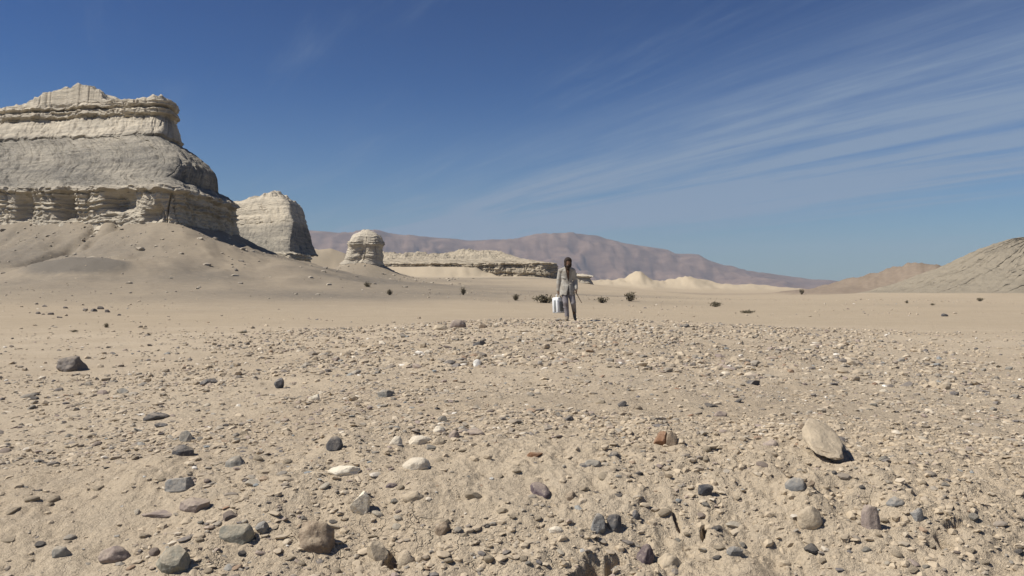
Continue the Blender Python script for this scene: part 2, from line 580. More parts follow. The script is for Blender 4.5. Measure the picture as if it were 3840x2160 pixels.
    scree = np.maximum(scree * 0.95, 1.6 * np.exp(-(((x + 42 + 0.3 * (y - 86)) / 5.8) ** 2 + ((y - 85) / 4.2) ** 2) ** 1.5))
    marl = np.clip(sstep(0.4, 2.5, bad) + sstep(215, 300, y) * west + 0.35 * sstep(0.6, 2, t5), 0, 1)
    brown = sstep(0.25, 1.2, br) * (1 - sstep(0.5, 2, bad))
    brown = np.maximum(brown, 0.45 * sstep(0.05, 0.6, ter) * sstep(0.75, 0.5, ter))
    return z, scree, marl, brown


def ground_z(x, y):
    return float(land(np.array([x]), np.array([y]))[0])


def at(px, py):
    """the ground point seen at a picture position given in the 2576-wide print"""
    u = (px * 1024 / 2576 - 512) / F
    v = (HORIZON - py * 1024 / 2576) / F
    t = np.concatenate([np.arange(2.0, 30, 0.02), np.geomspace(30, 500, 3000)])
    z = land(t * u, t)
    hit = np.nonzero(EYE + v * t <= z)[0]
    i = hit[0] if len(hit) else len(t) - 1
    return t[i] * u, t[i], z[i]


for (a, b_, rx, ry, dep, rot) in [(1505, 1428, 0.055, 0.06, 0.16, 0.3), (1465, 1442, 0.040, 0.05, 0.14, 0.0), (1548, 1412, 0.040, 0.035, 0.10, 0.5),
                                  (2400, 1325, 0.045, 0.018, 0.09, 0.4), (2375, 1362, 0.028, 0.035, 0.11, 0.2), (2345, 1374, 0.026, 0.018, 0.07, 0.2),
                                  (985, 1418, 0.028, 0.06, 0.09, 0.1), (1700, 1300, 0.010, 0.09, 0.05, 0.1), (1770, 1335, 0.012, 0.07, 0.06, -0.3)]:
    x_, y_, z_ = at(a, b_)
    PITS.append((x_, y_, rx, ry, dep, rot))


def build_ground():
    rr = np.concatenate([np.linspace(0.4, 2.4, 14)[:-1], np.geomspace(2.4, 3.3, 24)[:-1], np.geomspace(3.3, 5.2, 210)[:-1], np.geomspace(5.2, 30, 230)[:-1], np.geomspace(30, 62, 50)[:-1], np.geomspace(62, 150, 130)[:-1], np.geomspace(150, 420, 80)[:-1], np.geomspace(420, 30000, 60)])
    aa = np.radians(np.concatenate([np.linspace(-180, -35, 30)[:-1], np.linspace(-35, 35, 720)[:-1], np.linspace(35, 180, 30)[:-1]]))
    R, A = np.meshgrid(rr, aa, indexing='ij')
    X, Y = R * np.sin(A), R * np.cos(A)
    z, s, m, b = land(X.ravel(), Y.ravel(), True)
    z = z - 6.0 * sstep(900, 4000, R.ravel())
    V = np.stack([X.ravel(), Y.ravel(), z], -1)
    fc = grid_faces(len(rr), len(aa), wrap=True)[:, ::-1]
    me = mesh_np('ground', V, fc, True)
    vfloat(me, 'scree', s)
    vfloat(me, 'marl', m)
    vfloat(me, 'brown', b)
    vfloat(me, 'flat', sstep(24, 38, R.ravel()) * 0.9)
    o = link('ground', me, M_GROUND)
    tag(o, 'beige desert ground with a stony mound running up to the walker', kind='structure')


build_ground()


# ------------------------------------------------------------------ cliffs and hills of layered marl
def bluff(name, prof, n, scr, seed, label, levels=220, around=700, front=(0.0, 1.0), lay=0.35, rough=0.5, dip=(0.0, 0.0), topz=None, dome=1.0,
          alcoves=(), kind='structure', cat=None, fine=1.0, gully=0.0, skew=0.0, lump=1.0, rise=0.0, block=0.26, rect=None, mat=None, soft=0.12):
    """a body built of stacked contours; prof rows: z, left x, right x, front y, back y; n squareness; scr: (z, amount of scree)"""
    prof = np.array(prof, float)
    z0, z1 = prof[0, 0], prof[-1, 0]
    zs = np.linspace(z0, z1, levels)
    XL, XR, YF, YB = (np.interp(zs, prof[:, 0], prof[:, i]) for i in (1, 2, 3, 4))
    if rect:
        # squared plan: long front, rounded corner, side wall; samples crowded where they are seen
        R, Lf, nF, nC, nR = rect
        xl, xr, yf, yb = XL[:, None], XR[:, None], YF[:, None], YB[:, None]
        o = np.ones((levels, 1))
        R = np.minimum(R, 0.45 * (yb - yf))
        px_, py_, qx_, qy_ = [], [], [], []

        def seg(x, y, nx, ny):
            px_.append(x + 0 * o)
            py_.append(y + 0 * o)
            qx_.append(nx + 0 * x)
            qy_.append(ny + 0 * x)
        f = np.linspace(0, 1, 10, endpoint=False)[None]
        seg(xl + (xr - R - Lf - xl) * f, yf + 0 * f, 0 * f, -1 + 0 * f)
        f = np.linspace(0, 1, nF, endpoint=False)[None]
        seg(xr - R - Lf * (1 - f), yf + 0 * f, 0 * f, -1 + 0 * f)
        f = np.radians(np.linspace(-90, 0, nC, endpoint=False))[None]
        seg(xr - R + R * np.cos(f), yf + R + R * np.sin(f), np.cos(f) + 0 * R, np.sin(f) + 0 * R)
        f = np.linspace(0, 1, nR, endpoint=False)[None]
        seg(xr + 0 * f, yf + R + (yb - yf - 2 * R) * f, 1 + 0 * f, 0 * f)
        f = np.radians(np.linspace(0, 90, 14, endpoint=False))[None]
        seg(xr - R + R * np.cos(f), yb - R + R * np.sin(f), np.cos(f) + 0 * R, np.sin(f) + 0 * R)
        f = np.linspace(0, 1, 40)[None]
        seg(xr - R + (xl - xr + R) * f, yb + 0 * f, 0 * f, 1 + 0 * f)
        X = np.concatenate([np.broadcast_to(q, (levels, q.shape[1])) for q in px_], 1)
        Y = np.concatenate([np.broadcast_to(q, (levels, q.shape[1])) for q in py_], 1)
        NX = np.concatenate([np.broadcast_to(q, (levels, q.shape[1])) for q in qx_], 1)
        NY = np.concatenate([np.broadcast_to(q, (levels, q.shape[1])) for q in qy_], 1)
        th = np.zeros(X.shape[1])
        cy = ((YF + YB) / 2)[:, None]
    else:
        # crowd the samples on the sides in view: angle 0 = +x, -90 = towards the camera
        f0, f1 = front
        nv = int(around * 0.86)
        ang = np.concatenate([np.linspace(f0, f1, nv, endpoint=False), np.linspace(f1, f0 + 360, around - nv, endpoint=False)])
        th = np.radians(ang)
        c, s = np.cos(th), np.sin(th)
        cx, cy = ((XL + XR) / 2)[:, None], ((YF + YB) / 2)[:, None]
        a = ((XR - XL) / 2)[:, None]
        b = ((YB - YF) / 2)[:, None]
        nn = np.interp(zs, [q[0] for q in n], [q[1] for q in n])[:, None]
        ex = 2.0 / nn
        X = cx + a * np.sign(c)[None, :] * np.abs(c)[None, :] ** ex
        Y = cy + b * np.sign(s)[None, :] * np.abs(s)[None, :] ** ex
        NX = np.sign(c)[None, :] * np.abs(c)[None, :] ** (2 - ex) / np.maximum(a, 0.1)
        NY = np.sign(s)[None, :] * np.abs(s)[None, :] ** (2 - ex) / np.maximum(b, 0.1)
    front_side = Y < cy
    Y = Y + skew * (prof[0, 2] - X)
    Z = np.repeat(zs[:, None], len(th), 1) + rise * np.clip(prof[0, 2] - X, 0, 55)
    ZL = np.repeat(zs[:, None], len(th), 1)
    L = np.hypot(NX, NY) + 1e-9
    NX, NY = NX / L + skew * (NY < 0) * NY / L, NY / L
    L = np.hypot(NX, NY) + 1e-9
    NX, NY = NX / L, NY / L
    # steepness of the design profile
    dzr = np.gradient(zs)
    dr = np.hypot(np.gradient((XR - XL) / 2), np.gradient(YF))
    steep = np.clip(dzr / (np.abs(dr) + 1e-6), 0, 3)[:, None] / 3
    ZT = ZL + dip[0] * (X - X.mean()) + dip[1] * (Y - Y.mean()) + 0.5 * fbm2(X, Y, 1 / 14.0, 3, 0.5, seed + 90)
    big = fbm3(X, Y, Z * 0.7, 1 / 9.0, 3, 0.5, seed)
    med = fbm3(X, Y, Z * 1.4, 1 / 2.4, 4, 0.55, seed + 10)
    # place along the contour, the same at every height
    mid = levels // 2
    U = np.cumsum(np.hypot(np.diff(X[mid], prepend=X[mid, -1:]), np.diff(Y[mid], prepend=Y[mid, -1:])))[None, :] + 0 * X
    # hard and soft beds: sharp little steps that come and go along the face
    one = np.zeros_like(ZT)
    beds = vn2(ZT * 1.1, one + seed, seed + 3) * 0.55 + vn2(ZT * 2.9, one + 7 + seed, seed + 4) * 0.45 + vn2(ZT * 6.0, one + 3 + seed, seed + 5) * 0.35
    beds = np.tanh(beds * 2.6)
    here = 0.25 + 0.75 * sstep(-0.35, 0.35, fbm3(X, Y, Z, 1 / 5.0, 3, 0.55, seed + 30))
    # upright joints and buttresses
    joint = np.clip(0.10 - np.abs(fbm2(U, Z * 0.16, 1 / 2.6, 3, 0.55, seed + 40)), 0, 1) / 0.10
    butt = fbm2(U, Z * 0.10, 1 / 3.4, 3, 0.5, seed + 44)
    st = 0.10 + 0.90 * steep
    d = rough * (1.0 * big * (0.45 + 0.55 * steep) + 0.34 * med * st) + lay * beds * here * st + st * (0.45 * butt - 0.60 * joint) * fine
    d = d + 0.09 * fine * st * fbm3(X, Y, Z * 2.5, 1 / 0.7, 3, 0.6, seed + 50)
    # single blocks of each bed, some fallen out, some standing proud
    for (hb, lb, am, sd) in ((0.85, 2.6, 0.8, 1), (0.34, 1.1, 0.55, 2)):
        bed = np.floor(ZT / hb + 0.35 * vn2(U / 6.0, one, seed + sd))
        sh = _hash(bed.astype(np.int64), np.zeros_like(bed, dtype=np.int64) + sd, np.zeros_like(bed, dtype=np.int64), seed + 5)
        blk = np.floor(U / (lb * (0.6 + 0.8 * sh)) + 13.7 * sh + 0.25 * vn2(U / 1.3, ZT, seed + 8))
        rnd = _hash(bed.astype(np.int64), blk.astype(np.int64), np.zeros_like(bed, dtype=np.int64) + sd, seed + 6)
        d = d + block * am * (rnd - 0.5) * st * (0.35 + 0.65 * here)
    if gully:
        gl = fbm2(U, Z * 0.22, 1 / 2.4, 4, 0.55, seed + 60)
        d = d - gully * (1 - steep) * (np.clip(0.30 - np.abs(gl), 0, 1) / 0.30 * 0.5 + 0.22 * gl)
    for (ax, ay, az, sx, sz, dep) in alcoves:
        w = np.exp(-(np.abs((X - ax) / sx) ** 4) - (np.abs((ZL - az) / sz) ** 4)) * (NY < -0.2) * front_side
        d = d - dep * w
    tip = sstep(z1 + 0.01, z1 - 0.8, ZL)
    X, Y = X + NX * d * (0.3 + 0.7 * tip), Y + NY * d * (0.3 + 0.7 * tip)
    Z = Z + 0.18 * fbm2(X, Y, 1 / 1.5, 3, 0.55, seed + 70) * sstep(z0 + 1, z0 + 3, Z)
    nl, nc = X.shape
    V = np.stack([X, Y, Z], -1).reshape(-1, 3)
    F_ = grid_faces(nl, nc, wrap=True)
    # crown: shrink the last ring to the middle in steps, swelling upward
    rings = []
    K = 46
    lx, ly, lz = X[-1], Y[-1], Z[-1]
    hw = (prof[-1, 4] - prof[-1, 3]) / 2
    if rect:
        mx = np.clip(lx, prof[-1, 1] + hw, prof[-1, 2] - hw)
    else:
        mx = (prof[-1, 1] + prof[-1, 2]) / 2
    my = (prof[-1, 3] + prof[-1, 4]) / 2 + skew * (prof[0, 2] - mx)
    for k in range(1, K + 1):
        t = 1 - (1 - k / K) ** 1.0
        rx, ry = lx + (mx - lx) * t, ly + (my - ly) * t
        up = topz(rx, ry) if topz else 0.0
        rz = lz + (dome * (1 - (1 - t) ** 2.2)) + up * sstep(0, soft, t) + 0.30 * fbm2(rx, ry, 1 / 2.2, 4, 0.6, seed + 80)
        rings.append(np.stack([rx, ry, rz], -1))
    V = np.concatenate([V] + rings)
    F2 = grid_faces(K + 1, nc, wrap=True) + (nl - 1) * nc
    me = mesh_np(name, V, np.concatenate([F_, F2]), False)
    ZV = np.concatenate([ZL.ravel(), np.full(len(V) - ZL.size, z1)])
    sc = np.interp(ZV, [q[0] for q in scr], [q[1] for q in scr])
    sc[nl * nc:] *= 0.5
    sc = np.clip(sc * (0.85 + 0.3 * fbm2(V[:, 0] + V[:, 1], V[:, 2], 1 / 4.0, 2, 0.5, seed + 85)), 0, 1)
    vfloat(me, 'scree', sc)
    o = link(name, me, mat or M_MARL)
    tag(o, label, cat, None, kind)
    return o


# the great cliff at the left
bluff('cliff_hill',
      [(0, -150, -37.8, 102.6, 133), (8, -150, -39.4, 103.8, 132), (9.0, -150, -40.2, 104.4, 131.5), (12.9, -150, -40.4, 104.6, 131),
       (13.1, -150, -39.9, 104.0, 131), (13.7, -150, -40.0, 104.2, 131), (13.9, -150, -40.6, 105.6, 131), (14.6, -150, -41.6, 107.6, 131), (15.3, -150, -43.2, 109.0, 131), (17.6, -149, -43.4, 112.6, 131),
       (18.2, -149, -43.8, 113.4, 131), (19.8, -149, -45.6, 116.0, 131.5), (21.6, -148, -48.6, 119.0, 132), (23.0, -148, -51.4, 121.2, 133.5), (23.4, -148, -51.0, 121.2, 133.5),
       (25.0, -148, -51.6, 123.4, 133.5), (26.9, -148, -52.4, 125.6, 133.5), (27.2, -148, -51.6, 124.9, 133.5), (27.9, -148, -51.8, 125.0, 133.5), (28.2, -148, -52.6, 125.8, 133.5),
       (28.5, -148, -51.7, 125.0, 133.5), (29.3, -148, -51.9, 125.2, 133.5)],
      [(0, 16), (13, 20), (15, 12), (20, 10), (24, 12), (30, 14)],
      [(0, 0.2), (13.6, 0.1), (14.0, 0.9), (15, 1.0), (20, 1.0), (23.0, 1.0), (23.6, 0.15), (30, 0.0)], 100,
      'tallest cliff of pale layered rock with a flat butte on top', levels=240, around=680, front=(-125, 40), lay=0.30, rough=0.42,
      topz=lambda x, y: 2.8 * np.exp(-(((x + 70) / 7.0) ** 2) ** 1.1) + 0.5 * fbm2(x, y, 1 / 3.0, 4, 0.6, 433), dome=0.1, gully=0.8, skew=0.45, rise=0.045, rect=(2.6, 58, 380, 44, 110),
      alcoves=[(-57.0, 109, 11.2, 1.5, 2.0, 2.4), (-48.4, 107, 11.6, 1.9, 1.0, 1.5), (-64.4, 111, 10.6, 1.1, 1.7, 1.4), (-43.0, 105, 10.0, 1.0, 0.8, 1.1)])
# the sharp bluff behind its shoulder
bluff('sharp_hill',
      [(0, -95, -35.4, 145, 161), (5.5, -95, -35.9, 146.2, 160), (7.4, -95, -36.1, 146.6, 159), (7.9, -94, -37.6, 149, 172), (9.7, -92, -38.8, 152.5, 173),
       (12, -90, -39.6, 157, 174), (13.6, -72, -40.2, 160, 174), (14.0, -72, -40.3, 160.2, 174), (17.6, -66, -42.0, 162.8, 175), (18.7, -62, -42.9, 164, 175)],
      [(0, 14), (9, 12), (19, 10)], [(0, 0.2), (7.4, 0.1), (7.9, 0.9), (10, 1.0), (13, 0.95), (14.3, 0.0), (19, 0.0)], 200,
      'sharp topped pale bluff with a dark shaded side behind the tallest cliff', levels=150, around=440, front=(-130, 50), lay=0.28, rough=0.45, dome=0.3, gully=0.4, skew=0.45, rect=(1.6, 45, 220, 34, 100), soft=0.5,
      topz=lambda x, y: 1.3 * np.exp(-((x + 46.5) / 3.2) ** 2) - 0.9 * sstep(-49, -60, x) + 0.4 * fbm2(x, y, 1 / 2.5, 3, 0.6, 437))
# the rock pillar
bluff('rock_pillar',
      [(5, -48.5, -34.6, 235.5, 251), (8.4, -47.2, -35.3, 236.2, 248), (9.4, -45.9, -35.6, 236.6, 247), (12.8, -45.0, -35.5, 236.8, 246.5), (13.5, -44.8, -35.2, 236.5, 246.5),
       (14.6, -44.4, -35.2, 236.6, 246.2), (15.6, -43.8, -35.5, 237.0, 245.8), (16.4, -43.0, -36.3, 237.8, 245.2), (17.0, -42.0, -37.4, 238.8, 244.4), (17.3, -41.2, -38.4, 239.6, 243.6)],
      [(0, 2.8), (14, 3.6), (16, 3.0), (17.3, 2.2)], [(0, 0.1), (17, 0.0)], 300,
      'lone block shaped rock pillar with a rounded cap', levels=90, around=220, front=(-150, 60), lay=0.26, rough=0.30, dome=0.25, kind='thing', cat='rock pillar', fine=0.8, skew=0.15)
# the long low mesa in the middle distance
bluff('low_mesa_hill',
      [(1, -84, 17, 297, 352), (5.6, -83, 15.6, 299, 350), (9.9, -82, 15.0, 300.2, 349), (10.5, -82, 15.4, 299.7, 349), (10.7, -81, 13.5, 302, 347),
       (11.5, -80, 9.5, 305, 344), (12.2, -78, 5.0, 309, 340)],
      [(1, 5), (11, 4), (15, 2.4)], [(0, 0.0), (15, 0.0)], 400,
      'long low sunlit mesa with a banded cliff edge in the middle distance', levels=95, around=440, front=(-140, 40), lay=0.5, block=0.6, rough=1.3, dome=0.2, gully=1.2, lump=0.9, skew=0.12, soft=0.75, mat=M_MARL_FAR,
      rect=(6.0, 95, 330, 44, 30),
      topz=lambda x, y: 3.6 * np.exp(-((x + 11) / 15.0) ** 2) + 1.8 * np.exp(-((x - 3) / 5.0) ** 2) + 2.2 * np.exp(-((x + 42) / 14.0) ** 2) + 0.9 * fbm2(x, y, 1 / 6.0, 4, 0.55, 431))
bluff('ledge_hill',
      [(0, 18, 31, 316, 330), (4.6, 19, 29, 317, 329), (5.6, 19.5, 28.2, 317.6, 328), (6.2, 19.5, 29.8, 317.0, 327), (6.9, 20, 27, 319, 326)],
      [(0, 3), (9, 2.2)], [(0, 0), (9, 0)], 450,
      'small flat ledge of pale rock sticking out beyond the walker', levels=50, around=120, front=(-150, 50), lay=0.3, rough=0.4, dome=0.3)
# the pale hill at the right
bluff('pale_slope_hill',
      [(-1, 70, 240, 148, 235), (0.2, 76, 240, 152, 232), (1.0, 80, 238, 156, 230), (2.6, 86, 236, 160, 228), (4.5, 90.6, 233, 164.5, 224), (6.0, 95, 230, 169, 220),
       (8.2, 99.6, 226, 174, 216), (10.0, 103.4, 220, 181, 210), (12.5, 111, 212, 190, 204), (14, 119, 200, 194, 200)],
      [(0, 2.4), (15, 2.2)], [(-1, 0.30), (3, 0.2), (8, 0.2), (15, 0.3)], 500,
      'pale rocky slope with tilted beds rising at the right edge', levels=110, around=400, front=(-205, -60), lay=0.7, rough=1.3, dip=(0.03, 0.02), dome=0.5, gully=1.2, block=1.1, lump=1.3, mat=M_MARL_PLAIN)


# ------------------------------------------------------------------ far mountains
def build_mountains():
    sil = np.array([(0, 570), (300, 566), (560, 572), (780, 578), (870, 585), (960, 581), (1000, 588), (1100, 595), (1200, 600), (1290, 598), (1330, 588), (1450, 585), (1500, 589), (1530, 598),
                    (1560, 606), (1620, 617), (1680, 624), (1700, 634), (1755, 638), (1780, 652), (1850, 676), (1950, 690), (2060, 704), (2200, 716), (2400, 724), (2576, 727)], float)
    D = 6400.0
    sx = (sil[:, 0] * 1024 / 2576 - 512) / F * D
    sz = EYE + (HORIZON - sil[:, 1] * 1024 / 2576) / F * D
    xs = np.linspace(-4600, 4600, 520)
    ts = np.linspace(-1, 1.0, 84)
    X, T = np.meshgrid(xs, ts, indexing='ij')
    top = np.interp(X, sx, sz)
    y0 = D + 260 * fbm2(X, T * 0, 1 / 1500.0, 3, 0.5, 700) * 0.4
    Y = y0 + np.where(T < 0, T * 1700, T * 1500)
    p = np.where(T < 0, 1 + T, 1 - T)
    p = 0.62 * p ** 1.25 + 0.38 * sstep(0.66, 0.92, p)          # scree foot and a steep brow
    spur = fbm2(X, Y * 0.5, 1 / 330.0, 6, 0.6, 720)
    cut = np.clip(1 - np.abs(T), 0, 1)
    Z = -20 + (top + 20) * p + top * 0.46 * spur * (1 - cut ** 3) * cut
    Z = Z + (9 - 6 * cut ** 8) * fbm2(X, Y, 1 / 190.0, 4, 0.6, 730)
    Z = np.minimum(Z, np.where(np.abs(T) > 0.012, top * (0.985 - 0.02 * np.abs(T)) + 2 * fbm2(X, Y, 1 / 120.0, 3, 0.5, 741), top))
    V = np.stack([X, Y, Z], -1).reshape(-1, 3)
    me = mesh_np('mountains', V, grid_faces(len(xs), len(ts))[:, ::-1], True)
    o = link('mountains', me, M_MOUNT)
    tag(o, 'long hazy purple mountain range along the horizon', kind='structure')


build_mountains()

# ------------------------------------------------------------------ haze
def build_haze():
    x0, x1, y0, y1, z0, z1 = -9000, 9000, -400, 9500, -60, 470
    v = [(x, y, z) for z in (z0, z1) for y in (y0, y1) for x in (x0, x1)]
    f = [(0, 2, 3, 1), (4, 5, 7, 6), (0, 1, 5, 4), (2, 6, 7, 3), (0, 4, 6, 2), (1, 3, 7, 5)]
    me = mesh_np('haze', v, f, False)
    m = bpy.data.materials.new('desert_haze')
    m.use_nodes = True
    m.node_tree.nodes.clear()
    g = NT(m.node_tree)
    out = g.add('ShaderNodeOutputMaterial')
    vol = g.add('ShaderNodeVolumePrincipled')
    vol.inputs['Color'].default_value = (0.66, 0.745, 0.89, 1)
    vol.inputs['Density'].default_value = HAZE
    vol.inputs['Anisotropy'].default_value = 0.0
    g.put(out.inputs['Volume'], vol.outputs[0])
    tag(link('haze', me, m), 'thin bluish desert haze in the far distance', kind='stuff')


HAZE = 0.00009
build_haze()

# ------------------------------------------------------------------ stones
def ico(sub):
    import bmesh
    bm = bmesh.new()
    bmesh.ops.create_icosphere(bm, subdivisions=sub, radius=1.0)
    v = np.array([p.co[:] for p in bm.verts])
    bm.verts.index_update()
    f = np.array([[q.index for q in p.verts] for p in bm.faces])
    bm.free()
    return v, f


ICO = {k: ico(k + 1) for k in (0, 1, 2, 3, 4)}


def stone_shape(seed, sub, cuts=7, sharp=0.95, deep=(0.55, 0.9), lumpy=0.08):
    """a unit stone: a ball worn flat by a few planes, with a little unevenness"""
    rg = np.random.default_rng(seed)
    v, f = ICO[sub]
    v = v.copy()
    for _ in range(cuts):
        n = rg.normal(size=3)
        n /= np.linalg.norm(n)
        o = rg.uniform(*deep)
        d = v @ n - o
        v = v - np.outer(np.clip(d, 0, None) * sharp, n)
    if lumpy:
        k = 1 + lumpy * fbm3(v[:, 0] + seed * 1.7, v[:, 1], v[:, 2], 1.6, 3, 0.5, seed % 997)
        v = v * k[:, None]
    lo, hi = v.min(0), v.max(0)
    v = (v - (lo + hi) / 2) / ((hi - lo) / 2)
    return v, f


def rot_z(a):
    c, s = math.cos(a), math.sin(a)
    return np.array([[c, -s, 0], [s, c, 0], [0, 0, 1]])


def rot_xyz(a, b, c):
    return np.array(Matrix.Rotation(c, 3, 'Z') @ Matrix.Rotation(b, 3, 'Y') @ Matrix.Rotation(a, 3, 'X'))


PLACED = []     # x, y, radius of the single stones, so that gravel keeps off them


def put_stone(px, py, w, h, mat, label, seed, cuts=7, rounded=False, sink=0.25, depth=None, tilt=(0, 0), yaw=None, name='stone', group=None, sub=3, zscale=1.0):
    """a single stone; px, py: foot of the stone in the print, w, h: its size there"""
    x, y, z = at(px, py)
    k = 1024 / 2576 / F * y
    W_, H_ = w * k, h * k
    down = (EYE - z) / y                                     # how much of the top one sees
    D_ = depth if depth else min(W_ * 0.9, max(0.55 * W_, H_ * 0.75))
    sink = min(0.55, sink + 0.18)
    T_ = max((H_ - D_ * down) * 1.2, 0.34 * min(W_, H_)) * zscale
    rg = random.Random(seed)
    v, f = stone_shape(seed, sub, 7 if rounded else cuts + 3, 0.80 if rounded else 0.97, (0.62, 0.92) if rounded else (0.5, 0.85), 0.13 if rounded else 0.08)
    v = v @ rot_z(rg.uniform(0, 6.28)).T
    lo, hi = v.min(0), v.max(0)
    v = (v - (lo + hi) / 2) / ((hi - lo) / 2)
    v = v * np.array([W_ / 2, D_ / 2, T_ / 2 / (1 - sink * 0.5)])
    v = v @ rot_xyz(tilt[0], tilt[1], 0 if yaw is None else yaw).T
    zb = v[:, 2].min()
    v[:, 2] -= zb + sink * (v[:, 2].max() - zb)
    me = mesh_np(name, v, f, rounded)
    o = link(name, me, STONE[mat])
    yc = y + D_ * 0.42
    o.location = (x * yc / y, yc, ground_z(x * yc / y, yc))
    PLACED.append((o.location.x, yc, 0.5 * max(W_, D_)))
    tag(o, label, 'boulder' if name == 'boulder' else 'stone', group)
    return o


